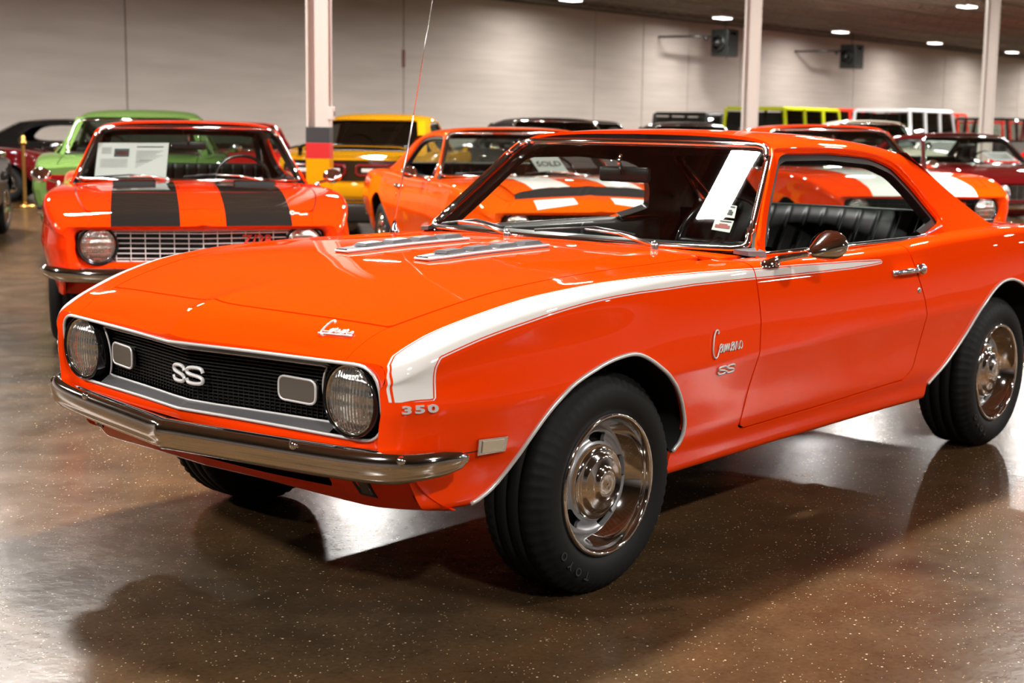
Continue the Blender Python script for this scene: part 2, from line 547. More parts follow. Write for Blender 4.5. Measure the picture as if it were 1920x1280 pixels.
def cabin_grid(dens=1.0):
    x = np.linspace(-.70, -3.2, int(110 * dens))
    zr = ZR(x)
    zb = .90
    bul = sstep(-1.9, -2.9, x)                  # sail panel leans out into the quarter
    C = []
    def add(y, z): C.append(np.stack([x, y + 0 * x, z + 0 * x], -1))
    add(0, zr); add(.25, zr - .004); add(.43, zr - .014); add(.53, zr - .028); add(.580, zr - .046); add(.612, zr - .075)
    rail = zr - .075
    for f, y in ((.82, .645), (.55, .690), (.28, .742), (0, .800)):
        add(y + .012 * bul * (1 - f), zb + (rail - zb) * f)
    subs = [max(1, int(round(q * dens))) for q in (5, 4, 3, 3, 3, 4, 5, 5, 5)]
    return np.swapaxes(catmull(np.stack(C, 0), subs), 0, 1)

def XW(y, z): return -.775 - (z - .957) * 1.255 - .128 * (np.abs(y) / .725) ** 2      # windscreen surface
def XB(y, z): return -2.415 - (1.21 - z) * 2.02 - .16 * (1 - (np.abs(y) / .60) ** 2)  # rear window surface

# outlines in (x, z) on the left side
ARCH_F = [(.525, .20), (.525, .352), (.461, .384), (.417, .432), (.353, .536), (.258, .636), (.124, .687), (.02, .707), (-.071, .703), (-.171, .653), (-.277, .574), (-.345, .479), (-.352, .410), (-.320, .364), (-.31, .20)]
ARCH_R = [(-2.10, .20), (-2.095, .350), (-2.137, .383), (-2.228, .449), (-2.332, .538), (-2.425, .650), (-2.555, .718), (-2.68, .737), (-2.80, .715), (-2.92, .66), (-3.01, .57), (-3.06, .47), (-3.07, .40), (-3.06, .2)]
DOOR = [(-.735, 1.05), (-.735, .88), (-.738, .74), (-.724, .655), (-.702, .498), (-.69, .395), (-.73, .380), (-1.2, .384), (-1.86, .400), (-1.92, .44), (-1.934, .53), (-1.934, .65), (-1.918, .713), (-1.877, .80), (-1.83, .92), (-1.82, 1.05)]
WINDOW = [(-.935, .930), (-1.275, 1.250), (-1.33, 1.264), (-1.65, 1.264), (-1.98, 1.243), (-2.14, 1.205), (-2.26, 1.11), (-2.34, 1.005), (-2.345, .985), (-2.21, .955), (-2.06, .930), (-1.9, .920)]
STRIPE = [(.79, .66), (.81, .76)]

SEAM = pchip([(.75, .60), (.653, .630), (.545, .658), (.368, .686), (.166, .704), (-.064, .713), (-.338, .710), (-.654, .690), (-.9, .67)])
def seam_y(x): return SEAM(x)                 # bonnet to wing seam
def seam_front(y): return .738 - .084 * (np.abs(y) / .63) ** 1.3       # bonnet front seam
def seam_cowl(y): return -.665 - .05 * (np.abs(y) / .7) ** 2

def lookup(V, cols, out, pts):
    """nearest-weighted lookup of a surface coordinate"""
    A = V[:, cols]; r = []
    for p in np.asarray(pts, float):
        d = ((A - p) ** 2).sum(1); i = np.argpartition(d, 4)[:4]; w = 1 / (d[i] + 1e-8)
        r.append((V[i][:, out] * w).sum() / w.sum())
    return np.array(r)

class Coupe:
    """two-door coupe shell, cut into its panels"""
    def __init__(s, name, label, cat, body, loc=(0, 0, 0), rz=0.0, dens=1.0, scale=(1, 1, 1), group=None):
        s.root = thing(name, label, cat, loc, rz, group); s.root.scale = scale
        s.paint = body; s.dens = dens
        G = body_grid(dens=dens); s.G = G
        s.M = grid_mesh(G, flip=True)
        s.nv = G.shape[1]
        k = int(round(s.nv * .46))
        s.SV = G[:, k:, :].reshape(-1, 3)       # side points
        s.TV = G[:, :k + 2, :].reshape(-1, 3)   # top points
        s.C = grid_mesh(cabin_grid(dens), flip=True)
    def side_y(s, pts): return lookup(s.SV, [0, 2], 1, pts)
    def top_z(s, pts): return lookup(s.TV, [0, 1], 2, pts)
    def cabin_y(s, pts):
        V = s.C[0]; V = V[V[:, 1] > .5]; return lookup(V, [0, 2], 1, pts)
    def part(s, name, M, m=None, parent=None, label=None, fl=.012, smooth=True):
        if fl: M = flange(M, fl)
        return mesh_obj(name, M[0], M[1], m or s.paint, parent or s.root, smooth, label)
    def shell(s, gap=.0038, door=True, roof_mat=None):
        af, ar = smooth_closed(ARCH_F[1:-1], 6, False), smooth_closed(ARCH_R[1:-1], 6, False)
        s.af, s.ar = af, ar
        pf = np.array([ARCH_F[0]] + af.tolist() + [ARCH_F[-1]]); pr = np.array([ARCH_R[0]] + ar.tolist() + [ARCH_R[-1]])
        X = lambda V: V[:, 0]; Y = lambda V: V[:, 1]; Z = lambda V: V[:, 2]
        side = lambda V: V[:, [0, 2]]
        xz_out = lambda poly, g: (lambda V: np.where(Y(V) > .45, -sdf(side(V), poly) - g, 1.0))
        xz_in = lambda poly, g: (lambda V: np.where(Y(V) > .45, sdf(side(V), poly) - g, -1.0))
        B = s.M
        B = clip(B, xz_out(pf, 0)); B = clip(B, xz_out(pr, 0))
        s.B = B
        def hood_dom(V):
            y = np.abs(Y(V))
            return np.minimum.reduce([seam_y(X(V)) - y, seam_front(y) - X(V), X(V) - seam_cowl(y)])
        # bonnet
        H = clip(B, lambda V: np.where(Z(V) > .70, hood_dom(V) - gap, -1))
        s.part('hood', both(H))
        # header panel
        H = clip(B, lambda V: np.where(Z(V) > .70, X(V) - seam_front(Y(V)) - gap, -1))
        H = clip(H, lambda V: (.628 - .10 * (X(V) - .66)) - Y(V) - .0008)
        s.part('header_panel', both(H))
        # cowl panel
        H = clip(B, lambda V: np.where(Z(V) > .70, seam_cowl(Y(V)) - X(V) - gap, -1))
        H = clip(H, lambda V: X(V) - XW(Y(V), 0.93)); H = clip(H, lambda V: .735 - Y(V))
        s.part('cowl_panel', both(H))
        # wings
        H = clip(B, lambda V: np.where((Z(V) > .70) & (Y(V) < .80), -np.minimum.reduce([seam_y(X(V)) - Y(V), seam_front(Y(V)) + .01 - X(V)]) - gap, 1))
        H = clip(H, lambda V: np.where((Z(V) > .70) & (X(V) > .5), Y(V) - (.628 - .10 * (X(V) - .66)) - .0008, 1))
        H = clip(H, lambda V: np.where((Z(V) > .70) & (X(V) < -.6), Y(V) - .735 - .0008, 1))
        door_p = np.array(DOOR)
        H = clip(H, lambda V: X(V) + 1.2)
        H = clip(H, xz_out(door_p, gap))
        H = clip(H, lambda V: np.maximum(X(V) + .69, Z(V) - .39))
        H = clip(H, lambda V: np.maximum(X(V) - XW(Y(V), .93) + .03, Y(V) - .78))
        for k, A in ((1, H), (-1, mirror(H))): s.part('front_fender', A)
        R2 = clip(B, lambda V: np.minimum(-.69 - X(V), X(V) + 1.86)); R2 = clip(R2, xz_out(door_p, gap)); R2 = clip(R2, lambda V: .5 - Z(V))
        for A in (R2, mirror(R2)): s.part('rocker_panel', A)
        # doors
        D = clip(B, xz_in(door_p, gap)); D = clip(D, lambda V: Y(V) - .775)
        s.D = D
        for A in (D, mirror(D)): s.part('door', A, fl=.03)
        # quarters + deck lid
        Q = clip(B, lambda V: -1.6 - X(V)); Q = clip(Q, xz_out(door_p, gap)); Q = clip(Q, lambda V: np.maximum(-1.86 - X(V), Z(V) - .5))
        cab = lambda V: np.where(Z(V) > .70, np.maximum(Y(V) - .765, XB(np.minimum(Y(V), .6), .955) - .02 - X(V)), 1)
        Q = clip(Q, cab)
        lid = lambda V: np.where(Z(V) > .70, np.minimum.reduce([.62 - Y(V), -3.02 - X(V)]), -1)
        T = clip(Q, lambda V: lid(V) - gap); Q = clip(Q, lambda V: -lid(V) - gap)
        s.part('trunk_lid', both(T))
        for A in (Q, mirror(Q)): s.part('quarter_panel', A)
        # dark inner skin behind the seams
        I = offset(B, -.02); I = clip(I, lambda V: np.where(Z(V) > .70, np.maximum.reduce([X(V) - XW(Y(V), .93) - .0, Y(V) - .77, XB(np.minimum(Y(V), .6), .955) - X(V)]), 1))
        s.part('inner_body', both(I), M_GAP, fl=0)
        # rear panel
        e = s.G[-1]; e2 = np.concatenate([e, (e * np.array([1, -1, 1]))[::-1]]); 
        V = np.concatenate([e2, e2 * np.array([1, .94, 1]) + np.array([-.03, 0, 0]), ])
        V[len(e2):, 2] = .62 + (V[len(e2):, 2] - .62) * .9
        n = len(e2); F = [(i, (i + 1) % n, n + (i + 1) % n, n + i) for i in range(n)] + [tuple(range(n, 2 * n))]
        mesh_obj('tail_panel', V, F, s.paint, s.root, smooth=False)
        # cabin: pillars and roof
        win = round_poly(WINDOW, [.02, .05, .03, .2, .3, .2, .3, .02, .01, .05, .2, .1])
        s.win = win
        K = clip(s.C, lambda V: XW(Y(V), Z(V)) - X(V)); K = clip(K, lambda V: X(V) - XB(Y(V), Z(V)))
        K = clip(K, lambda V: np.where(Y(V) > .5, -sdf(side(V), win), 1.0))
        K = clip(K, lambda V: np.maximum(Z(V) - .915, -(X(V) + .95)) if False else Z(V) - .905)
        s.part('roof', both(K), roof_mat or s.paint, fl=.012)
        # headliner / inner pillars
        I = clip(s.C, lambda V: XW(Y(V), Z(V)) - .03 - X(V)); I = clip(I, lambda V: X(V) - XB(Y(V), Z(V)) - .03)
        I = clip(I, lambda V: np.where((Y(V) > .5) & (Z(V) > .96), -sdf(side(V), win) + .022, np.where(Y(V) > .5, -sdf(side(V), win), 1.0))); I = clip(I, lambda V: Z(V) - .93)
        s.part('headliner', both(offset(I, -.014)), M_BLACK, fl=.035)
        # glass
        def pane(fn, z0, z1, name, shrink, m):
            zz = np.linspace(z0, z1, 14); rows = []
            for z in zz:
                f = (z - .957) / (1.275 - .957); yw = (.735 - .145 * f) if name == 'windshield' else (.66 - .08 * f)
                yy = np.linspace(-yw, yw, 25); rows.append(np.stack([fn(yy, z) + shrink, yy, 0 * yy + z], -1))
            V, F = grid_mesh(np.array(rows)); return mesh_obj(name, V, F, m, s.root)
        s.ws = pane(XW, .935, 1.297, 'windshield', -.004, s.glass)
        s.bw = pane(XB, .945, 1.255, 'rear_window', .004, M_DKGLASS if s.glass is M_DKGLASS else M_TINT)
        # wide rear pillars beside the rear window
        for sg in (1, -1):
            for m_, dx in ((s.paint, -.006), (M_BLACK, .010)):
                G_ = [[(float(XB(y, z)) + dx, sg * y, z) for y in np.linspace(s.pillar + .10 * (1.24 - z) / .3, .60 + .10 * (1.26 - z) / .3, 6)] for z in np.linspace(.945, 1.262, 10)]
                V, F = grid_mesh(np.array(G_)); mesh_obj('rear_pillar' if dx < 0 else 'pillar_trim', V, F, m_, s.root)
        # wheel wells, floor
        for p in (af, ar):
            for sg in (1, -1):
                k = len(p); V = []; rows = ((.0, 0, True), (-.012, .012, False), (-.45, .03, False))
                y0 = s.side_y(p)
                for dy, dz, on in rows:
                    for j in range(k): V.append((p[j][0], sg * (y0[j] + dy if dy > -.1 else .45), p[j][1] + dz))
                F = [(r * k + j, r * k + j + 1, (r + 1) * k + j + 1, (r + 1) * k + j) for r in range(2) for j in range(k - 1)]
                V += [(p[j][0], sg * .45, p[j][1] + .03) for j in range(k)]; V.append((p[:, 0].mean(), sg * .45, .25))
                F += [(3 * k + j, 3 * k + j + 1, 4 * k) for j in range(k - 1)]
                mesh_obj('wheel_well', V, F, M_DARK, s.root)
        mb = MB(); mb.box((-1.15, 0, .30), (1.55, 1.42, .03)); mb.box((-2.9, 0, .42), (1.5, .88, .05)); mb.box((-.15, 0, .36), (.8, .6, .04)); mb.box((-1.7, 0, .28), (2.6, .3, .06))
        mb.box((-.55, 0, .6), (.03, 1.5, .6)); mb.box((-2.6, 0, .72), (.03, 1.4, .5))
        mb.obj('floor_pan', M_DARK, s.root, smooth=False)
        return s
    glass = None
    pillar = .36

    # mouldings
    def tube_side(s, name, pts, r, m, cabin=False, out=.004, n=8):
        y = (s.cabin_y if cabin else s.side_y)(pts) + out
        for sg in (1, -1):
            V, F = tube_geo([(p[0], sg * yy, p[1]) for p, yy in zip(pts, y)], r, n)
            mesh_obj(name, V, F, m, s.root)
    def trims(s, arch=True, m=None, arch_m=None):
        m = m or M_CHROME
        if arch:
            s.tube_side('wheel_arch_moulding', s.af[1:-1], .0065, arch_m or m, out=.002); s.tube_side('wheel_arch_moulding', s.ar[1:-1], .0065, arch_m or m, out=.002)
        # window surround and drip rail
        w = s.win; i0 = 0
        s.tube_side('drip_moulding', smooth_closed([(-.93, .965), (-1.10, 1.125), (-1.235, 1.255), (-1.30, 1.279), (-1.65, 1.280), (-1.95, 1.262), (-2.14, 1.223), (-2.265, 1.135), (-2.345, 1.03), (-2.365, .985)], 5, False), .006, s.paint, True, .002)
        s.tube_side('belt_moulding', [(-.92, .935), (-1.2, .931), (-1.6, .929), (-1.92, .929), (-2.14, .940), (-2.33, .968)], .006, m, True, .004)
        # windscreen and rear window surround: flat bright strips
        def frame(name, fn, zb, zt, yb, yt, w, dx, rr, m):
            k = []
            for y in np.linspace(-yb + rr, yb - rr, 21): k.append((y, zb))
            k += [tuple(p) for p in smooth_closed([(yb - rr, zb), (yb - rr * .25, zb + rr * .25), (yb - rr * .35 - .02, zb + rr * 1.3)], 4, False)[1:]]
            for t in np.linspace(.12, .88, 12): k.append((yb + (yt - yb) * t, zb + (zt - zb) * t))
            k += [tuple(p) for p in smooth_closed([(yt + .015, zt - rr), (yt - rr * .25, zt - rr * .25), (yt - rr, zt)], 4, False)]
            for y in np.linspace(yt - rr, -yt + rr, 21)[1:]: k.append((y, zt + .006 * (1 - (y / yt) ** 2)))
            L = [(y, z) for y, z in k]
            full = L[:]
            # mirror the side run
            half = L[21:-20]
            full += [(-y, z) for y, z in half[::-1]]
            P = [(float(fn(y, z)) + dx, y, z) for y, z in full]
            V, F = tube_geo(P, w, 8, closed=True); mesh_obj(name, V, F, m, s.root)
        frame('windshield_moulding', XW, .948, 1.288, .742, .592, .0125, .004, .05, m)
        frame('rear_window_moulding', XB, .955, 1.235, .655, .585, .010, -.004, .05, m)
        return s

# ------------------------------------------------------------------ wheels
def wheel_set(root, xs, yo, R=.325, rim='rally', tread=True, width=.225, seg=96, toe=0.0, letter=False, rs=1.0):
    """four wheels; the outer side faces away from the car"""
    def build(sg, parent, x):
        W = width; rr = .205 * rs
        hub = bpy.data.objects.new('wheel', None)
        prof = []
        # tire profile from inner bead around tread to outer bead, (r, h): h outwards
        o = 0.0
        prof += [(rr - .004, -W * .92), (rr + .03, -W), (R - .06, -W - .012), (R - .03, -W + .002), (R - .012, -W + .022)]
        gr = []
        h0, h1 = -W + .024, -.024
        n = 4
        for i in range(n):
            a = h0 + (h1 - h0) * i / n; b = h0 + (h1 - h0) * (i + 1) / n
            prof += [(R - .002, a + .006), (R, (a + b) / 2), (R - .002, b - .006)]
            if i < n - 1: prof += [(R - .010, b - .004), (R - .010, b + .004)]
        prof += [(R - .012, -.022), (R - .022, -.008), (R - .034, .002), (R - .055, .009), (R - .08, .010), (rr + .02, .004), (rr + .008, -.004), (rr - .002, -.012)]
        V, F = lathe_geo([(r, sg * h) for r, h in prof], seg, axis='y')
        V = np.array(V)
        if tread:
            k = len(prof); ang = np.arange(seg)
            idx = np.arange(len(V)) % k; ai = np.arange(len(V)) // k
            sh = [j for j, (r, h) in enumerate(prof) if (r > R - .036 and (h > -.05 or h < -W + .05))]
            cut = (ai % 3 == 0) & np.isin(idx, sh)
            rad = np.hypot(V[:, 0], V[:, 2]); V[cut, 0] *= (rad[cut] - .0045) / rad[cut]; V[cut, 2] *= (rad[cut] - .0045) / rad[cut]
        if sg < 0: F = [f[::-1] for f in F]
        V[:, 2] = np.maximum(V[:, 2], -R + .003)
        t = mesh_obj('tire', V, F, M_RUBBER, parent)
        return t, rr
    out = []
    for x in xs:
        for sg in (1, -1):
            e = bpy.data.objects.new('wheel', None); e.empty_display_size = .05; COL.objects.link(e); e.parent = root
            e.location = (x, sg * yo, R)
            if x == xs[0]: e.rotation_euler = (0, 0, toe)
            t, rr = build(sg, e, x)
            if rim == 'rally':
                pr = [(rr + .004, -.012), (rr + .006, .000), (rr + .001, .007), (rr - .006, .006), (rr - .011, .000), (rr - .012, -.012), (rr - .020, -.030), (rr - .036, -.055), (rr - .046, -.066), (rr - .050, -.070)]
                V, F = lathe_geo([(r, sg * h) for r, h in pr], seg, axis='y'); mesh_obj('trim_ring', V, F if sg > 0 else [f[::-1] for f in F], M_CHROME, e)
                # slotted disc
                pr = [(rr - .046, -.070), (rr - .052, -.058), (rr - .058, -.056), (rr - .066, -.062), (rr - .076, -.064), (rr - .088, -.052), (rr - .094, -.050), (rr - .105, -.052), (rr - .112, -.06)]
                prf = []
                for a, b in zip(pr[:-1], pr[1:]):
                    for q in (0, .5): prf.append((a[0] + (b[0] - a[0]) * q, a[1] + (b[1] - a[1]) * q))
                V, F = lathe_geo([(r, sg * h) for r, h in prf], 150, axis='y')
                M = (np.array(V), F if sg > 0 else [f[::-1] for f in F])
                def holes(V):
                    a = np.arctan2(V[:, 2], V[:, 0]); r = np.hypot(V[:, 0], V[:, 2]); best = np.full(len(V), 1e9)
                    for q in range(5):
                        a0 = q * 2 * PI / 5 + .45; da = (a - a0 + PI) % (2 * PI) - PI
                        u = np.abs(da) * r; v = np.abs(r - (rr - .071))
                        d = np.hypot(np.maximum(u - .026, 0), np.maximum(v - .004, 0)) - .010
                        best = np.minimum(best, d)
                    return best
                if seg >= 80: M = flange(clip(M, holes), .012)
                mesh_obj('rim_disc', M[0], M[1], M_SILVERW, e)
                pr = [(rr - .092, -.055), (rr - .095, -.040), (rr - .100, -.034), (rr - .110, -.032), (rr - .118, -.030), (rr - .124, -.022), (rr - .130, -.0205), (rr - .150, -.016), (rr - .160, -.012), (rr - .165, -.006), (rr - .170, -.004), (rr - .174, -.006), (rr - .178, -.0065), (.003, -.004)]
                V, F = lathe_geo([(max(r, .001), sg * h) for r, h in pr], seg, axis='y'); mesh_obj('center_cap', V, F if sg > 0 else [f[::-1] for f in F], M_CHROME, e)
                V, F = lathe_geo([(rr - .03, sg * -.09), (.02, sg * -.10)], 32, axis='y'); mesh_obj('brake_drum', V, F if sg > 0 else [f[::-1] for f in F], M_DARK, e)
                V, F = lathe_geo([(rr - .002, sg * -.012), (rr - .02, sg * -.05), (rr - .03, sg * -.18), (rr, sg * -.2)], 48, axis='y'); mesh_obj('rim_barrel', V, F if sg > 0 else [f[::-1] for f in F], M_SILVERW, e)
            else:
                pr = [(rr + .003, -.012), (rr + .004, .002), (rr - .008, .003), (rr - .014, -.02), (rr - .02, -.08), (rr - .02, -.16)]
                V, F = lathe_geo([(r, sg * h) for r, h in pr], 48, axis='y'); mesh_obj('rim', V, F if sg > 0 else [f[::-1] for f in F], M_CHROME if rim == 'spoke' else M_SILVERW, e)
                mb = MB()
                for q in range(5):
                    a = q * 2 * PI / 5 + .3; ca, sa = math.cos(a), math.sin(a)
                    pts = [(r * ca, sg * h, r * sa) for r, h in ((.03, -.02), (rr * .5, -.012), (rr - .012, -.03))]
                    mb.tube(pts, [.03, .024, .03], 8)
                V, F = lathe_geo([(.04, -.05 * sg), (.04, -.005 * sg), (.03, .002 * sg), (.001, .003 * sg)], 20, axis='y'); mb.add(V, F)
                mb.obj('spokes', M_CHROME if rim == 'spoke' else M_SILVERW, e)
                V, F = lathe_geo([(rr - .02, sg * -.10), (.001, sg * -.10)], 32, axis='y'); mesh_obj('brake_disc', V, F, M_DARK, e)
            out.append((e, sg, rr))
    return out
# ------------------------------------------------------------------ shared coupe fittings
def swiper(root, piv, tip, blade, name='wiper'):
    mb = MB(); mb.tube([piv, tuple((np.array(piv) + np.array(tip)) / 2 + np.array([0, 0, .012])), tip], [.008, .006, .004], 8)
    V, F = lathe_geo([(.001, .016), (.011, .012), (.014, 0), (.014, -.02)], 12, piv); mb.add(V, F)
    o = mb.obj('wiper_arm', M_BRIGHT, root)
    b = MB(); b.tube(blade, .006, 6); b.obj('wiper_blade', M_BLACK, o)

def cabin_inside(c, seat_front=True, wheel=True, m=None):
    """dash, steering wheel, seats, shelf, mirror"""
    r = c.root; m = m or M_VINYL
    rows = []
    for t in np.linspace(0, 1, 8):
        yy = np.linspace(-.70, .70, 15)
        x = XW(yy, .94) - .012 - .36 * t * (1 - .25 * (yy / .7) ** 2); z = .940 + .012 * math.sin(PI * min(1, t * 1.1)) - (.03 if t > .99 else 0) + 0 * yy
        rows.append(np.stack([x, yy, z], -1))
    yy = np.linspace(-.70, .70, 15); rows.append(np.stack([XW(yy, .94) - .33, yy, .70 + 0 * yy], -1))
    V, F = grid_mesh(np.array(rows)); mesh_obj('dashboard', V, F, M_BLACK, r)
    if wheel:
        cx, cy, cz = -1.30, .37, .93; tl = .45
        pts = [(cx - .19 * math.sin(a) * math.sin(tl), cy + .19 * math.cos(a), cz + .19 * math.sin(a) * math.cos(tl)) for a in np.linspace(0, 2 * PI, 33)[:-1]]
        V, F = tube_geo(pts, .012, 8, closed=True); w = mesh_obj('steering_wheel', V, F, M_GBLACK, r)
        mb = MB()
        for a in (PI, 0, -PI / 2): mb.tube([(cx + .02, cy, cz), (cx - .18 * math.sin(a) * math.sin(tl), cy + .18 * math.cos(a), cz + .18 * math.sin(a) * math.cos(tl))], .01, 6)
        mb.tube([(cx, cy, cz), (cx + .3, cy, cz - .14)], .025, 8); mb.obj('steering_column', M_BLACK, w)
    # rear bench with pleats, and front buckets
    def seat(name, x, y0, y1, zb, zt, lean, tuft):
        mb = MB(); yy = np.linspace(y0, y1, 181); rows = []
        for t in np.linspace(0, 1, 12):
            z = zb + (zt - zb) * t
            bul = .05 * math.sin(PI * min(1, .15 + t * .85))
            q = .016 * np.ones_like(yy)
            for g in np.linspace(y0, y1, tuft * 2 + 3)[1:-1]:
                q = q - .014 * np.exp(-((yy - g - .05 * (t - .5)) / .008) ** 2) * min(1, (1 - t) * 6 + .15)
            ed = np.minimum(1, np.minimum(yy - y0, y1 - yy) / .05)
            rows.append(np.stack([x - lean * t + (bul + q) * np.sqrt(np.maximum(ed, 0)), yy, z - .03 * (1 - ed) * t + 0 * yy], -1))
        rows.append(np.stack([x - lean - .03 + 0 * yy, yy, zt + .01 + 0 * yy], -1)); rows.append(np.stack([x - lean - .10 + 0 * yy, yy, zt - .03 + 0 * yy], -1)); rows.append(np.stack([x - .12 + 0 * yy, yy, zb + 0 * yy], -1))
        V, F = grid_mesh(np.array(rows)); mb.add(V, F)
        mb.box(((x + .22), (y0 + y1) / 2, zb - .05), (.50, y1 - y0, .16), 0, .04)
        return mb.obj(name, m, r)
    seat('rear_seat', -2.43, -.62, .62, .52, 1.005, .14, 6)
    if seat_front:
        seat('front_seat', -1.72, .12, .62, .50, .84, .16, 2); seat('front_seat', -1.72, -.62, -.12, .50, .84, .16, 2)
    mb = MB(); mb.box((-2.87, 0, .945), (.60, 1.26, .02)); mb.obj('parcel_shelf', M_BLACK, r, smooth=False)
    for sg in (1, -1):
        mb = MB(); mb.box((-1.40, sg * .752, .645), (1.12, .03, .56), 0, .01); mb.box((-2.15, sg * .74, .66), (.6, .04, .52), 0, .01); V, F = grid_mesh(np.array([[(x, sg * .752, .915), (x, sg * .760, .938), (x, sg * .776, .939)] for x in np.linspace(-.92, -2.2, 20)])); mb.add(V, F); mb.obj('door_card', M_BLACK, r)
    # rear-view mirror
    mb = MB(); mb.box((-1.19, 0, 1.172), (.025, .235, .058), 0, .011); o = mb.obj('rear_view_mirror', M_BLACK, r)
    mb = MB(); mb.tube([(-1.175, 0, 1.175), (-1.15, 0, 1.225), (-1.165, 0, 1.245)], .008, 8); mb.obj('mirror_stalk', M_CHROME, o)
    mb = MB(); mb.box((-1.203, 0, 1.172), (.003, .21, .042)); mb.obj('mirror_glass', M_CHROME, o, smooth=False)

def door_mirror(root, sg, base, head, m=None, small=False):
    m = m or M_CHROME
    b = np.array(base); h = np.array(head)
    mb = MB(); mb.tube([b, b + np.array([-.045, .012 * sg, .012]), h + np.array([.035, -.02 * sg, -.025]), h + np.array([.015, -.006 * sg, -.012])], [.014, .012, .009, .008], 8)
    V, F = lathe_geo([(.001, .012), (.016, .010), (.024, .002), (.026, -.012)], 14, (0, 0, 0)); V = np.array(V) * np.array([2.0, 1, 1]) + b; mb.add(V, F)
    o = mb.obj('mirror_arm', m, root)
    V, F = lathe_geo([(.001, .085), (.012, .082), (.034, .045), (.054, .008), (.059, -.008), (.058, -.016), (.001, -.018)], 20, (0, 0, 0), 'x')
    V = np.array(V) * np.array([1, 1.12, .84]); k_ = np.clip((V[:, 0] + .018) / .1, 0, 1); V[:, 1] -= sg * .018 * k_; V[:, 2] -= .026 * k_
    mesh_obj('mirror_head', V + h, F, m, root)

def door_handle(root, sg, x, y, z):
    mb = MB()
    mb.tube([(x + .115, y, z - .004), (x + .09, y + sg * .018, z), (x - .02, y + sg * .022, z), (x - .085, y + sg * .012, z)], [.008, .011, .011, .012], 8)
    V, F = lathe_geo([(.020, 0), (.020, .022), (.014, .028), (.001, .029)], 16, (0, 0, 0), 'y'); V = np.array(V) * np.array([1, sg, 1]) + np.array([x - .085, y, z]); mb.add(V, F)
    mb.box((x + .11, y, z - .004), (.03, .012, .022), 0, .004)
    mb.obj('door_handle', M_CHROME, root)
    V, F = lathe_geo([(.013, -.004), (.013, .006), (.009, .009), (.001, .009)], 14, (0, 0, 0), 'y'); mesh_obj('door_lock', np.array(V) * np.array([1, sg, 1]) + np.array([x - .075, y + sg * .007, z - .080]), F, M_CHROME, root)

def headlamp(root, p, r, bz=1.17):
    """sealed-beam lamp looking along +x"""
    x, y, z = p
    V, F = lathe_geo([(r * bz, -.03), (r * bz, .008), (r * (bz - .03), .012), (r * 1.09, .006), (r * 1.05, -.012)], 40, p, 'x'); b = mesh_obj('headlamp_bezel', V, F, M_GBLACK, root)
    V, F = lathe_geo([(r * 1.07, -.014), (r * 1.07, .002), (r * 1.03, .006), (r * .985, .002), (r * .98, -.01)], 40, p, 'x'); mesh_obj('headlamp_ring', V, F, M_CHROME, b)
    V, F = lathe_geo([(r * 1.0 * math.sin(t), -.004 + .022 * (math.cos(t))) if t > 0 else (.0005, .018) for t in np.linspace(PI / 2, 0, 9)], 40, p, 'x'); 
    o = mesh_obj('headlamp_lens', [(a - x, b_ - y, c_ - z) for a, b_, c_ in V], F, M_HEAD, b); o.location = p
    return b

SCRIPT = {  # pen strokes of the cursive name badge, in units of letter height
    'C': [(.62, 1.75), (.70, 1.95), (.60, 2.12), (.38, 2.08), (.16, 1.6), (.02, .9), (-.04, .2), (.04, -.25), (.22, -.42), (.42, -.30), (.55, .0), (.70, .35)],
    'amaro': [(.70, .35), (1.02, .62), (.92, .78), (.74, .62), (.70, .2), (.84, .02), (1.02, .3), (1.10, .75), (1.08, .15), (1.18, .02), (1.34, .70), (1.38, .05), (1.58, .72), (1.62, .05), (1.82, .72), (1.86, .10), (1.98, .02), (2.12, .4),
              (2.34, .62), (2.26, .78), (2.10, .62), (2.08, .2), (2.20, .02), (2.36, .3), (2.44, .76), (2.44, .15), (2.56, .05), (2.70, .72), (2.84, .62), (2.84, .15), (2.96, .02), (3.06, .25), (3.10, .55), (3.24, .75), (3.40, .55), (3.36, .15), (3.18, .05), (3.06, .3)]}

def script_badge(root, name, place, h, r, bar=False, m=None):
    mb = MB()
    for k, st in SCRIPT.items():
        P = smooth_closed(st, 5, False)
        mb.tube([place(a * h, b * h) for a, b in P], r * (1.35 if k == 'C' else 1.0), 6)
    if bar:
        mb.tube([place(-.3 * h, -.18 * h), place(3.6 * h, -.18 * h)], r * 1.3, 6)
        mb.tube([place(.2 * h, .1 * h), place(3.5 * h, .35 * h)], r, 6)
    return mb.obj(name, m or M_BADGE, root)

def letter_s(w, h, r):
    P = smooth_closed([(.98, .72), (.86, .95), (.5, 1.0), (.14, .93), (.04, .74), (.2, .57), (.8, .43), (.96, .26), (.86, .07), (.5, .0), (.14, .05), (.02, .28)], 4, False)
    return tube_geo([((a - .5) * w, (b - .5) * h, 0) for a, b in P], r, 8)

# ------------------------------------------------------------------ the car in the foreground
XL = pchip([(0, .897), (.045, .889), (.25, .853), (.46, .822), (.63, .797), (.70, .789), (.735, .787), (.76, .78)])
def fx(y, z, d=0.0): return float(XL(abs(y))) - .14 * max(0, .752 - z) - d

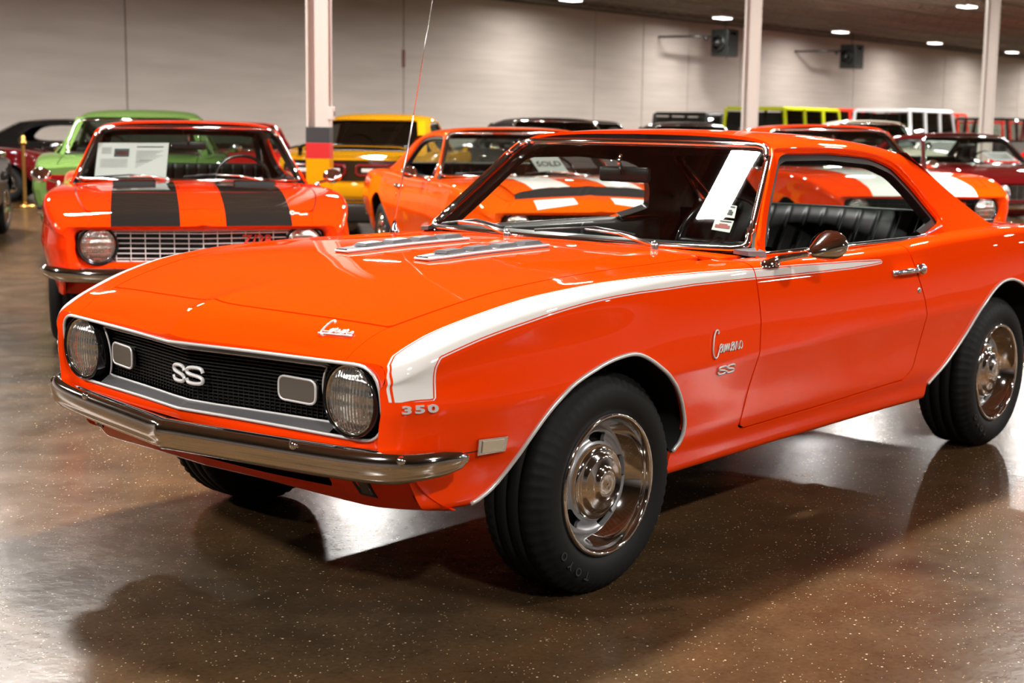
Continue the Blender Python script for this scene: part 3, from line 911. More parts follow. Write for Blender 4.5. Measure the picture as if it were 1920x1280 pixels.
def nose_68(c):
    r = c.root
    # opening outline (half), from top centre round to bottom centre
    out = round_poly([(0, .744), (.727, .744), (.722, .541), (0, .552)], [0, .075, .085, 0], 10)[:]
    top = out[0]; half = np.array(out)
    # resample by arc length
    def resample(P, n):
        P = np.asarray(P, float); L = np.concatenate([[0], np.cumsum(np.linalg.norm(np.diff(P, axis=0), axis=1))]); t = np.linspace(0, L[-1], n)
        return np.stack([np.interp(t, L, P[:, k]) for k in range(P.shape[1])], -1)
    inner = resample(half, 90)
    e = c.G[0]; e = e[e[:, 2] > .515]
    rim = np.concatenate([e, [[fx(.70, .51), .715, .508], [fx(.6, .51), .6, .506], [fx(.4, .51), .40, .508], [fx(.2, .51), .2, .512], [fx(0, .51) - .008, 0, .516]]])
    # match the rim to the opening by nearest direction from the middle of the lamp strip
    rim = resample(rim, 400)
    V = []; row = []
    j0 = 0
    for q in inner:
        if q[0] < .60:                     # straight runs: same y
            up = q[1] > .65; S = rim[rim[:, 2] > .65] if up else rim[rim[:, 2] < .58]
            p = S[np.argmin(np.abs(S[:, 1] - q[0]))]
        else:
            a = math.atan2(q[1] - .645, q[0] - .58); A = np.arctan2(rim[:, 2] - .645, rim[:, 1] - .58)
            ok = rim[:, 1] > .50; d = np.abs(A - a) + np.where(ok, 0, 9); p = rim[np.argmin(d)]
        row.append(int(np.argmin(((rim - p) ** 2).sum(1))))
    ri = np.maximum.accumulate(np.array(row)).astype(float); ri = np.convolve(np.pad(ri, 4, mode='edge'), np.ones(9) / 9, 'valid'); ri[0], ri[-1] = 0, len(rim) - 1
    row = np.stack([np.interp(ri, np.arange(len(rim)), rim[:, q_]) for q_ in range(3)], -1); n = len(inner)
    I0 = np.array([[fx(y, z, .004), y, z] for y, z in inner])
    mid = row * .45 + I0 * .55 + np.array([.004, 0, 0])
    G = np.stack([row, mid, I0], 0)
    for sg in (1, -1): pass
    M = both((G.reshape(-1, 3), [(a * n + i, a * n + i + 1, (a + 1) * n + i + 1, (a + 1) * n + i) for a in range(2) for i in range(n - 1)]))
    mesh_obj('nose_panel', M[0], M[1], c.paint, r)
    # outer bright moulding, full loop
    loop = np.concatenate([inner, (inner * np.array([-1, 1]))[::-1][1:-1]])
    V, F = tube_geo([(fx(y, z, -.001), y, z) for y, z in loop], .0048, 8, closed=True); mesh_obj('grille_surround', V, F, M_BADGE, r)
    # inner frame of the grille
    arc = [(.615 - .122 * math.cos(t), .648 + .122 * math.sin(t)) for t in np.linspace(.62, -.68, 14)]
    gi = [(0, .722)] + [(y, .722) for y in np.linspace(.1, .5, 5)] + arc + [(y, .568) for y in np.linspace(.5, .1, 5)] + [(0, .570)]
    gi = np.array(gi)
    gl = np.concatenate([gi, (gi * np.array([-1, 1]))[::-1][1:-1]])
    V, F = tube_geo([(fx(y, z, .040), y, z) for y, z in gl], .0036, 6, closed=True); mesh_obj('grille_frame', V, F, M_BADGE, r)
    # bezels above and below the grille
    for nm, z0, z1 in (('upper_bezel', .744, .722), ('lower_bezel', .548, .568)):
        yy = np.concatenate([np.linspace(-.53, 0, 14), np.linspace(0, .53, 14)[1:]])
        G = np.array([[[fx(y, z0, .006), y, z0 + (.003 if z0 < .6 and abs(y) < .01 else 0)] for y in yy], [[fx(y, z1, .040), y, z1] for y in yy]])
        V, F = grid_mesh(G); mesh_obj(nm, V, F, M_BEZEL, r, smooth=False)
    # recess walls and back panel
    L = np.array([[[fx(y, z, .004), y, z] for y, z in loop] + [[fx(*loop[0], .004), *loop[0]]], [[fx(y, z, .085), y * .99, z] for y, z in loop] + [[fx(*loop[0], .085), *loop[0]]]])
    V, F = grid_mesh(L); mesh_obj('nose_recess', V, F, M_GBLACK, r)
    G = []
    for y in np.concatenate([np.linspace(-.73, 0, 20), np.linspace(0, .73, 20)[1:]]): G.append([[fx(y, z, .082), y, z] for z in (.53, .64, .75)])
    V, F = grid_mesh(np.array(G)); mesh_obj('grille_backing', V, F, M_DARK, r, smooth=False)
    # fine grille bars
    mb = MB()
    for k in range(15):
        z = .576 + k * .0099
        w = .615 - math.sqrt(max(.0004, .118 ** 2 - (z - .648) ** 2))
        yy = [-w, -w * .5, 0, w * .5, w]
        V, F = sweep_geo([(fx(y, z, .060), y, z) for y in yy], [(-.012, -.0016), (.004, -.0016), (.004, .0016), (-.012, .0016)]); mb.add(V, F)
    g = mb.obj('grille', M_BLACK, r, smooth=False)
    mb = MB()
    for k in range(-26, 27):
        y = k * .0187; mb.box((fx(y, .645, .068), y, .645), (.012, .002, .148))
    mb.obj('grille_uprights', M_BLACK, g, smooth=False)
    # lamps
    for sg in (1, -1):
        headlamp(r, (.778, sg * .616, .646), .0875, 1.13)
        P = round_poly([(-.064, -.030), (.064, -.034), (.064, .030), (-.064, .034)], .022, 5) * np.array([1, 1])
        y0, z0 = .405 * sg, .645
        nrm = np.array([1, .14 * sg, 0]); ex = np.array([-.15 * sg, 1, 0])
        V, F = tube_geo([(fx(y0 + a, z0, .036), y0 + a, z0 + b) for a, b in P], .0038, 8, closed=True); t = mesh_obj('parking_lamp_frame', V, F, M_BADGE, r)
        V, F = prism_geo(P * .97, -.05, -.034, lambda a, b, d: (fx(y0 + a, z0, -d), y0 + a, z0 + b)); mesh_obj('parking_lamp_lens', V, F, M_LENSB, t, smooth=False)
    # SS on the grille: one letter on each facet
    for yc_, s_ in ((-.034, .8), (.038, 1)):
        G_ = letter_s(.066, .046, .0056)
        ex = np.array([-.16 if yc_ > 0 else .16, 1, 0])
        V, F = place_geo(G_, (fx(yc_, .645, .036), yc_, .645), ex, (0, 0, 1)); mesh_obj('grille_emblem', V, F, M_BADGE, r, smooth=False)
    # bumper
    half = [(.934, 0, .486), (.926, .02, .486), (.892, .25, .487), (.857, .48, .488), (.828, .64, .489), (.806, .73, .491), (.778, .795, .495), (.74, .838, .500), (.70, .866, .505), (.66, .886, .510), (.640, .893, .513), (.634, .893, .514)]
    h = smooth_closed(half[1:], 4, False)
    path = np.concatenate([(h * np.array([1, -1, 1]))[::-1], [half[0]], h])
    prof = [(-.034, .036), (-.022, .043), (-.008, .041), (.004, .033), (.011, .018), (.0125, 0), (.010, -.014), (.006, -.022), (.008, -.026), (.004, -.036), (-.008, -.043), (-.034, -.044)]
    yy = np.abs(path[:, 1]); sc = np.where(yy > .78, np.interp(yy, [.78, .87, .890, .8935], [1, .80, .55, .25]), 1.0)
    V, F = sweep_geo(path, prof, True, sc); b = mesh_obj('front_bumper', V, F, M_CHROME, r)
    for sg in (1, -1):
        for x, y, z in ((.853, .484, .520), (.772, .800, .515)):
            V, F = lathe_geo([(.001, .007), (.008, .006), (.0125, .001), (.014, -.006)], 14, (0, 0, 0), 'x'); mesh_obj('bumper_bolt', np.array(V) + np.array([x + .010, sg * y, z]), F, M_CHROME, b)
    # filler behind the bumper
    yy = np.linspace(-.70, .70, 31); G = [[[fx(y, .51) - .01, y, .508] for y in yy], [[fx(y, .51) - .045, y, .47] for y in yy], [[fx(y, .51) - .12, y, .45] for y in yy]]
    V, F = grid_mesh(np.array(G)); mesh_obj('bumper_filler', V, F, M_DARK, r)
    # valance under the bumper with intake slot
    rows = []
    yy = np.concatenate([np.linspace(0, .70, 36), np.linspace(.70, .86, 20)[1:]])
    XVT = pchip([(0, .822), (.25, .806), (.5, .770), (.65, .752), (.74, .730), (.775, .712), (.80, .685), (.84, .60), (.88, .50)])
    def xv(y, z):
        t = np.clip((.50 - z) / .15, 0, 1)
        return XVT(np.abs(y)) - (.055 + .05 * sstep(.6, .8, np.abs(y))) * t ** 2.0
    zb = lambda y: .372 - .022 * sstep(.2, .6, y)
    yy = np.linspace(0, .84, 50)
    for t in np.linspace(0, 1, 20):
        z = .505 + (zb(yy) - .505) * t
        rows.append(np.stack([xv(yy, z), yy, z], -1))
    rows.append(np.stack([xv(yy, zb(yy)) - .05, yy * .98, zb(yy) + .006], -1))
    M = grid_mesh(np.array(rows), flip=False)
    M = clip(M, lambda V: YM(V[:, 0]) - .036 - .022 * np.clip((.50 - V[:, 2]) / .15, 0, 1) - V[:, 1])
    M = clip(M, lambda V: V[:, 0] - .575)
    slot = np.array([(-.50, .392), (-.50, .436), (.50, .436), (.505, .392), (0, .402)])
    M = clip(M, lambda V: -sdf(V[:, [1, 2]], slot))
    M = both(M); mesh_obj('front_valance', M[0], M[1], c.paint, r)
    V, F = grid_mesh(np.array([[[xv(y, z) - dx_, y, z] for y in np.linspace(-.54, .54, 25)] for z, dx_ in ((.47, .04), (.385, .04), (.385, .004))])); mesh_obj('air_intake', V, F, M_DARK, r)
    for sg in (1, -1):
        P = [(.565, .455), (.640, .450), (.648, .378), (.600, .382)]
        pl = lambda a, b, d: (float(xv(a, b)) + d, sg * a, b + .003)
        V, F = prism_geo(P, -.02, .006, pl); o = mesh_obj('turn_signal', V, F, M_BLACK, r, smooth=False)
        P2 = [(.608, .442), (.636, .440), (.642, .388), (.615, .391)]
        V, F = prism_geo(P2, 0, .011, pl); mesh_obj('turn_signal_lens', V, F, M_LENSB, o, smooth=False)

M_LENSB = mat('lamp_lens_smoked', (0.13, 0.115, 0.095), rough=0.25, metal=0.3, coat=0.4)

STRIPE_OUT = [(0.771, -0.117), (0.7755, -0.064), (0.775, -0.031), (0.765, 0.0), (0.743, 0.026), (0.713, 0.037), (0.646, 0.055), (0.597, 0.061), (0.484, 0.064), (0.303, 0.069), (0.103, 0.062), (-0.13, 0.054), (-0.397, 0.046), (-0.752, 0.033), (-1.032, 0.029), (-1.402, 0.017), (-1.56, 0.0095), (-1.608, 0.005), (-1.56, 0.002), (-1.394, -0.002), (-1.021, 0.001), (-0.74, 0.004), (-0.378, 0.007), (-0.098, 0.0), (0.155, -0.015), (0.365, -0.03), (0.541, -0.038), (0.621, -0.044), (0.665, -0.048), (0.681, -0.073), (0.687, -0.154)]      # (x, z - y) on the wing

def hero():
    Coupe.glass = M_GLASS
    c = Coupe('muscle_car', 'bright orange two-door muscle car with white nose stripe in the foreground', 'car', M_ORANGE, dens=1.25)
    c.shell(); c.trims(arch_m=M_BADGE)
    r = c.root
    nose_68(c)
    # side stripes with pin lines
    st = np.array(STRIPE_OUT)
    side = lambda V: np.stack([V[:, 0], V[:, 2] - V[:, 1]], -1)
    ycl = lambda V: V[:, 1] - (YM(V[:, 0]) - .13)
    B = clip(c.B, lambda V: np.where(V[:, 2] > .60, ycl(V), -1))
    d_ = lambda V: sdf(side(V), st)
    for part_, lo, hi, m, off in (('nose_stripe', -.0015, 9, M_WHITEP, .0008), ('pin_stripe', -.0095, -.0055, M_WHITEP, .0008)):
        S = clip(B, lambda V: d_(V) - lo)
        if hi < 1: S = clip(S, lambda V: hi - d_(V))
        S = clip(S, lambda V: V[:, 2] - .660)
        for rg in ((lambda V: V[:, 0] + .733), (lambda V: -.739 - V[:, 0])):
            Q = offset(clip(S, rg), off)
            for A in (Q, mirror(Q)): mesh_obj(part_, A[0], A[1], m, r)
    # bonnet louvres
    for sg in (1, -1):
        y0 = .184 * sg
        xs = np.linspace(.088, -.473, 15); zt = c.top_z([(x, abs(y0)) for x in xs])
        w = np.where(xs > .03, .030 + .014 * (.088 - xs) / .058, .044)
        rows = []
        for da, dz in ((-1, -.003), (-1, .008), (-.82, .013), (.82, .013), (1, .008), (1, -.003)):
            rows.append(np.stack([xs, y0 + da * w, zt + dz], -1))
        V, F = grid_mesh(np.array(rows)); o = mesh_obj('hood_louvre', V, F, M_VENT, r)
        V, F = tube_geo([(xs[0], y0 - w[0], zt[0] + .006), (xs[0], y0 + w[0], zt[0] + .006)] + [(x, y0 + ww, z + .007) for x, ww, z in zip(xs, w, zt)][1:] + [(xs[-1], y0 - w[-1], zt[-1] + .006)] + [(x, y0 - ww, z + .007) for x, ww, z in list(zip(xs, w, zt))[::-1]][1:-1], .0045, 6, closed=True)
        mesh_obj('louvre_rim', V, F, M_BADGE, o)
        for k in range(4):
            x0 = .012 - .125 * k; z0 = float(c.top_z([(x0 - .045, abs(y0))])[0]) + .013
            V = [(x0, y0 - .030, z0), (x0, y0 + .030, z0), (x0 - .095, y0 + .030, z0), (x0 - .095, y0 - .030, z0), (x0 - .012, y0 - .024, z0 + .009), (x0 - .012, y0 + .024, z0 + .009), (x0 - .083, y0 + .024, z0 + .012), (x0 - .083, y0 - .024, z0 + .012)]
            F = [(4, 5, 6, 7), (0, 1, 5, 4), (1, 2, 6, 5), (2, 3, 7, 6), (3, 0, 4, 7)]
            mesh_obj('louvre_vent', V, F, M_VENT, o, smooth=False)
    # badges on the wings
    for sg in (1, -1):
        def on_side(x, z, out=.003, sg=sg):
            return np.array([x, sg * (float(c.side_y([(x, z)])[0]) + out), z])
        def tangent(x, z, sg=sg):
            return on_side(x - .03, z) - on_side(x + .03, z), on_side(x, z + .02) - on_side(x, z - .02)
        tx, tz = tangent(.725, .644)
        V, F = place_geo(text_geo('350', .027, .006, space=1.25, offset_=.0010), on_side(.722, .640), tx * (1 if sg > 0 else -1), tz)
        V = on_side(.722, .640) + (V - on_side(.722, .640)) @ np.diag([1, 1, 1]); 
        # widen the numerals along the car
        ex = tx / np.linalg.norm(tx); d = (V - on_side(.722, .640)) @ ex; V = V + d[:, None] * ex * 1.05
        mesh_obj('engine_badge', V, F, M_BADGE, r, smooth=False)
        tx, tz = tangent(-.53, .605)
        for k_ in (-1, 1):
            V, F = place_geo(letter_s(.045, .026, .0034), on_side(-.530 - k_ * .025, .606), tx * (1 if sg > 0 else -1), tz); mesh_obj('model_badge', V, F, M_BADGE, r)
        pl = (lambda a, b: tuple(on_side(-.445 - a * 1.35, .664 + b * .92, .004))) if sg > 0 else (lambda a, b: tuple(on_side(-.62 + a * 1.35, .664 + b * .92, .004)))
        script_badge(r, 'script_badge', pl, .036, .0023)
        # side marker
        Q = [on_side(x, z, .004) for x, z in ((.548, .544), (.452, .541), (.449, .499), (.541, .499))]
        Q = np.array(Q); cq = Q.mean(0)
        nrm = np.cross(Q[1] - Q[0], Q[3] - Q[0]); nrm /= np.linalg.norm(nrm); nrm *= np.sign(nrm[1]) * sg
        def slab(S, h):
            V = [cq + (q - cq) * S for q in Q] + [cq + (q - cq) * S + nrm * h for q in Q]
            return V, [(0, 1, 5, 4), (1, 2, 6, 5), (2, 3, 7, 6), (3, 0, 4, 7), (4, 5, 6, 7)]
        V, F = slab(1.0, .006); o = mesh_obj('side_marker', V, F, M_BRIGHT, r, smooth=False)
        V, F = slab(.74, .009); mesh_obj('side_marker_lens', V, F, M_AMBER, o, smooth=False)
        # handle
        y = float(c.side_y([(-1.80, .83)])[0]); door_handle(r, sg, -1.80, sg * (y + .003), .830)
    door_mirror(r, 1, (-.845, float(c.side_y([(-.845, .90)])[0]) - .012, .917), (-1.00, .985, .975))
    # header badge
    cz = lambda x, y: float(c.top_z([(x, y)])[0])
    script_badge(r, 'header_badge', lambda a, b: (.752 - a * .22 - b * .55, .474 + a * 1.05, cz(.752 - a * .22 - b * .55, .474 + a * 1.05) + .004 + b * .2), .026, .0022, bar=True)
    # lower seam on the wing behind the bumper
    V, F = tube_geo([(x, float(c.side_y([(x, .508)])[0]) + .0005, .508) for x in np.linspace(.64, .47, 8)], .0016, 6); mesh_obj('fender_seam', V, F, M_GAP, r)
    # bright end caps at the windscreen corners
    for sg in (1, -1):
        V = [(-.85, sg * .715, .950), (-.862, sg * .765, .946), (-.930, sg * .792, .944), (-.92, sg * .755, .955), (-.85, sg * .715, .936), (-.862, sg * .768, .930), (-.930, sg * .795, .925), (-.92, sg * .755, .935)]
        mesh_obj('cowl_end_cap', V, [(0, 1, 2, 3), (0, 4, 5, 1), (1, 5, 6, 2), (2, 6, 7, 3), (3, 7, 4, 0)], M_BEZEL, r, smooth=False)
    # wipers
    def wsp(y, z, o=.012): return (float(XW(y, z)) + o, y, z)
    swiper(r, (-.725, -.185, .957), (-.755, -.46, .985), [wsp(-.66, .962), wsp(-.46, .988), wsp(-.27, .972)])
    swiper(r, (-.735, .475, .955), (-.765, .15, .990), [wsp(-.10, .972), wsp(.15, .994), wsp(.33, .978)])
    # aerial on the far wing
    zb = float(c.top_z([(-.765, .82)])[0])
    mb = MB(); V, F = lathe_geo([(.02, 0), (.018, .012), (.010, .028), (.007, .045)], 14, (-.765, -.82, zb)); mb.add(V, F)
    o = mb.obj('antenna_base', M_CHROME, r)
    mb = MB(); mb.tube([(-.766, -.82, zb + .04), (-.85, -.80, zb + .46)], .0032, 6); mb.tube([(-.848, -.8005, zb + .45), (-.96, -.775, zb + 1.05)], .0018, 6); mb.obj('antenna_mast', M_BRIGHT, o)
    cabin_inside(c)
    wheel_set(r, (0, -2.746), .862, R=.325, seg=180)
    # raised tire lettering
    for x in (0, -2.746):
        for sg in (1, -1):
            mb = MB()
            for txt, a0 in (('TOYO', 4.30),):
                for k, ch in enumerate(txt):
                    G_ = text_geo(ch, .034, .0015, offset_=.0008)
                    a = a0 - k * .165
                    rr = .268; p = np.array([x - rr * math.cos(a) * 1.0 * sg, sg * .8725, .325 + rr * math.sin(a)])
                    up = np.array([-math.cos(a) * sg, 0, math.sin(a)]); ex = np.array([-math.sin(a) * -1 * sg, 0, math.cos(a)])
                    ex = np.cross(up, np.array([0, sg, 0])); 
                    V, F = place_geo(G_, p, ex, up); mb.add(V, F)
            mb.obj('tire_lettering', M_LETTER, r, smooth=False)
    return c
# ------------------------------------------------------------------ showroom
WALL_Y = -24.75
RX0, RX1, RY1 = -84.0, 22.0, 26.0

def floor_material():
    m = mat('polished_brown_concrete', (0.1, 0.06, 0.03), rough=0.2)
    nt, N, L, b = nodes_of(m)
    tc = N.new('ShaderNodeTexCoord')
    def noise(scale, detail=5, rough=.6, dist=0.0):
        n = N.new('ShaderNodeTexNoise'); n.inputs['Scale'].default_value = scale; n.inputs['Detail'].default_value = detail
        n.inputs['Roughness'].default_value = rough; n.inputs['Distortion'].default_value = dist
        L.new(tc.outputs['Object'], n.inputs['Vector']); return n
    def ramp(src, stops):
        r = N.new('ShaderNodeValToRGB'); e = r.color_ramp.elements
        while len(e) < len(stops): e.new(.5)
        for k, (p, c) in zip(e, stops): k.position = p; k.color = (*c, 1)
        L.new(src, r.inputs[0]); return r
    n1 = noise(.55, 6, .62, .6); n2 = noise(3.2, 6, .65); n3 = noise(60, 3, .6)
    base = ramp(n1.outputs['Fac'], [(.30, (.034, .025, .016)), (.46, (.060, .036, .017)), (.60, (.080, .042, .018)), (.75, (.058, .042, .027))])
    mott = ramp(n2.outputs['Fac'], [(.35, (.72, .72, .74)), (.55, (1, 1, 1)), (.72, (1.22, 1.18, 1.12))])
    mul = N.new('ShaderNodeMix'); mul.data_type = 'RGBA'; mul.blend_type = 'MULTIPLY'; mul.inputs['Factor'].default_value = 1.0
    L.new(base.outputs[0], mul.inputs['A']); L.new(mott.outputs[0], mul.inputs['B'])
    fine = ramp(n3.outputs['Fac'], [(.3, (.82, .82, .82)), (.7, (1.15, 1.15, 1.15))])
    mul2 = N.new('ShaderNodeMix'); mul2.data_type = 'RGBA'; mul2.blend_type = 'MULTIPLY'; mul2.inputs['Factor'].default_value = 1.0
    L.new(mul.outputs['Result'], mul2.inputs['A']); L.new(fine.outputs[0], mul2.inputs['B'])
    # exposed sand grains
    last = mul2
    for sc, th, col in ((55, .07, (.62, .48, .30)), (120, .10, (.42, .32, .20)), (90, .06, (.02, .016, .012))):
        v = N.new('ShaderNodeTexVoronoi'); v.inputs['Scale'].default_value = sc; v.feature = 'F1'; v.inputs['Randomness'].default_value = 1.0
        L.new(tc.outputs['Object'], v.inputs['Vector'])
        lt = N.new('ShaderNodeMath'); lt.operation = 'LESS_THAN'; lt.inputs[1].default_value = th * 2.4
        L.new(v.outputs['Distance'], lt.inputs[0])
        sep = N.new('ShaderNodeSeparateColor'); L.new(v.outputs['Color'], sep.inputs[0])
        gt = N.new('ShaderNodeMath'); gt.operation = 'GREATER_THAN'; gt.inputs[1].default_value = .89; L.new(sep.outputs[0], gt.inputs[0])
        mm = N.new('ShaderNodeMath'); mm.operation = 'MULTIPLY'; L.new(lt.outputs[0], mm.inputs[0]); L.new(gt.outputs[0], mm.inputs[1])
        m2 = N.new('ShaderNodeMath'); m2.operation = 'MULTIPLY'; m2.inputs[1].default_value = .8; L.new(mm.outputs[0], m2.inputs[0])
        mx = N.new('ShaderNodeMix'); mx.data_type = 'RGBA'; L.new(m2.outputs[0], mx.inputs['Factor']); L.new(last.outputs['Result'], mx.inputs['A']); mx.inputs['B'].default_value = (*col, 1); last = mx
    L.new(last.outputs['Result'], b.inputs['Base Color'])
    rr = ramp(n2.outputs['Fac'], [(.3, (.20, .20, .20)), (.7, (.28, .28, .28))]); L.new(rr.outputs[0], b.inputs['Roughness'])
    bp = N.new('ShaderNodeBump'); bp.inputs['Strength'].default_value = .12; bp.inputs['Distance'].default_value = .01
    nb = noise(18, 4, .6); L.new(nb.outputs['Fac'], bp.inputs['Height']); L.new(bp.outputs[0], b.inputs['Normal'])
    b.inputs['Specular IOR Level'].default_value = .08
    b.inputs['Coat Weight'].default_value = .04; b.inputs['Coat Roughness'].default_value = .12
    return m

def wall_material():
    m = mat('painted_wall_panel', (0.50, 0.45, 0.41), rough=0.75)
    nt, N, L, b = nodes_of(m)
    tc = N.new('ShaderNodeTexCoord'); mp = N.new('ShaderNodeMapping'); mp.inputs['Scale'].default_value = (.4, 1, 3.0); L.new(tc.outputs['Object'], mp.inputs[0])
    n = N.new('ShaderNodeTexNoise'); n.inputs['Scale'].default_value = 1.2; n.inputs['Detail'].default_value = 6; L.new(mp.outputs[0], n.inputs['Vector'])
    r = N.new('ShaderNodeValToRGB'); r.color_ramp.elements[0].position = .3; r.color_ramp.elements[0].color = (.57, .505, .455, 1); r.color_ramp.elements[1].position = .7; r.color_ramp.elements[1].color = (.66, .59, .535, 1)
    L.new(n.outputs['Fac'], r.inputs[0]); L.new(r.outputs[0], b.inputs['Base Color'])
    w = N.new('ShaderNodeTexWave'); w.bands_direction = 'Z'; w.inputs['Scale'].default_value = 1.6; w.inputs['Distortion'].default_value = .4; L.new(tc.outputs['Object'], w.inputs['Vector'])
    bp = N.new('ShaderNodeBump'); bp.inputs['Strength'].default_value = .25; bp.inputs['Distance'].default_value = .01; L.new(w.outputs['Fac'], bp.inputs['Height']); L.new(bp.outputs[0], b.inputs['Normal'])
    return m

def structure(o): o['kind'] = 'structure'; return o

def build_room():
    mf = floor_material(); mw = wall_material()
    mc = mat('ceiling_deck', (0.20, 0.165, 0.125), rough=.8)
    V, F = grid_mesh(np.array([[(x, y, 0) for y in (WALL_Y, RY1)] for x in (RX0, RX1)])); f = structure(mesh_obj('floor', V, F, mf, None, False)); tag(f, 'polished brown stained concrete floor', 'floor')
    # back wall of separate panels with joints
    mb = MB(); mb.box(((RX0 + RX1) / 2, WALL_Y - .10, CEIL / 2 + .3), (RX1 - RX0, .1, CEIL + .6)); w = structure(mb.obj('wall_back', mat('wall_joint', (.16, .14, .12), rough=.9), None, False)); tag(w, 'long off-white panel wall behind the cars', 'wall')
    joints = [RX1] + [3.2266 + (q - 3.2266) * 1.1 for q in (9.0, 1.35, -6.25, -13.87, -21.75, -29.3, -31.6, -33.96, -36.9, -44.47, -51.97, -59.46, -67.0)] + [RX0]
    for a, b_ in zip(joints[:-1], joints[1:]):
        V, F = box_geo(((a + b_) / 2, WALL_Y - .03, CEIL / 2), (a - b_ - .035, .06, CEIL), 0, .006); mesh_obj('wall_panel', V, F, mw, w, False)
    for nm, c, d in (('wall_front', ((RX0 + RX1) / 2, RY1 + .05, CEIL / 2), (RX1 - RX0, .1, CEIL)), ('wall_left', (RX1 + .05, (WALL_Y + RY1) / 2, CEIL / 2), (.1, RY1 - WALL_Y, CEIL)), ('wall_right', (RX0 - .05, (WALL_Y + RY1) / 2, CEIL / 2), (.1, RY1 - WALL_Y, CEIL))):
        mb = MB(); mb.box(c, d); o = structure(mb.obj(nm, mw, None, False)); tag(o, {'wall_front': 'off-white wall behind the camera', 'wall_left': 'off-white end wall on the left', 'wall_right': 'off-white end wall far on the right'}[nm], 'wall')
    # corrugated ceiling deck with joists
    k = 300; xs = np.linspace(RX0, RX1, k * 2); V = []; F = []
    for i, x in enumerate(xs):
        z = CEIL + .18 + (.05 if (i // 2) % 2 else 0)
        V += [(x, WALL_Y, z), (x, RY1, z)]
    F = [(2 * i, 2 * i + 1, 2 * i + 3, 2 * i + 2) for i in range(len(xs) - 1)]
    c = structure(mesh_obj('ceiling', V, F, mc, None, False)); tag(c, 'dark tan corrugated metal ceiling with steel joists', 'ceiling')
    mj = mat('joist_steel', (0.30, 0.26, 0.21), rough=.6)
    yj = WALL_Y + 1.2
    while yj < RY1:
        mb = MB()
        mb.box(((RX0 + RX1) / 2, yj, CEIL + .155), (RX1 - RX0, .07, .03)); mb.box(((RX0 + RX1) / 2, yj, CEIL - .06), (RX1 - RX0, .05, .025))
        x = RX0; up = True
        pts = []
        while x < RX1: pts.append((x, yj, CEIL + .14 if up else CEIL - .05)); x += .45; up = not up
        V, F = tube_geo(pts, .011, 4); mb.add(V, F)
        mb.obj('ceiling_joist', mj, c, False); yj += 1.85
    # columns
    mcol = mat('column_paint', (0.50, 0.45, 0.41), rough=.45)
    names = ['white steel column with black, red and yellow bands at its foot', 'white steel column with a red vertical sign near the ceiling', 'white steel column farthest right beside the white off-roader']
    for i, (x, y) in enumerate(((-6.64, -8.0), (-14.86, -8.0), (-23.16, -8.0))):
        t = thing('column', names[i], 'column', (x, y, 0), 0, None)
        w_ = .215; rz = .62
        mb = MB()
        for s_ in (-1, 1): mb.box((0, s_ * w_ / 2, CEIL / 2 + .07), (w_ * .78, .018, CEIL + .14))
        mb.box((0, 0, CEIL / 2 + .07), (.014, w_, CEIL + .14)); o = mb.obj('steel_section', mcol, t, False); t.rotation_euler.z = rz
        mb = MB(); mb.box((0, 0, .012), (.36, .36, .024), 0, .004); mb.obj('base_plate', mcol, t, False)
        if i == 0:
            for nm, m, z0, z1 in (('yellow_band', M_YELLOW, .03, 1.0), ('red_band', mat('band_red', (.42, .006, .006), rough=.5), 1.0, 1.16), ('black_band', mat('band_black', (.02, .02, .022), rough=.6), 1.16, 1.32)):
                mb = MB(); mb.box((0, 0, (z0 + z1) / 2), (w_ * .86, w_ + .03, z1 - z0), 0, .004); mb.obj(nm, m, t, False)
            mb = MB(); mb.tube([(.06, w_ / 2 + .018, 1.45), (.06, w_ / 2 + .018, CEIL)], .010, 8); mb.obj('conduit', mcol, t)
            mb = MB(); mb.box((.06, w_ / 2 + .03, 1.46), (.10, .06, .13), 0, .006); o = mb.obj('outlet_box', mcol, t, False)
            mb = MB(); mb.box((.06, w_ / 2 + .062, 1.455), (.035, .006, .05)); mb.obj('socket', M_BLACK, o, False)
        if i == 1:
            mb = MB(); mb.box((-.02, w_ / 2 + .014, 3.62), (.10, .006, 1.05)); o = mb.obj('sign_panel', mat('sign_red', (.40, .03, .04), rough=.5), t, False)
            mb = MB()
            for k, ch in enumerate('FIRE EXTINGUISHER'):
                V, F = place_geo(text_geo(ch, .062, 0), (-.02, w_ / 2 + .019, 4.08 - k * .057), (-1, 0, 0), (0, 0, 1)); mb.add(V, F)
            mb.obj('sign_lettering', M_WHITEP, o, False)
    # ceiling lamps
    ml = mat('lamp_diffuser', (1, 1, 1), emit=(1.0, .965, .93), emit_s=6.0)
    mh = mat('lamp_housing', (.7, .7, .7), rough=.5)
    shown = {}
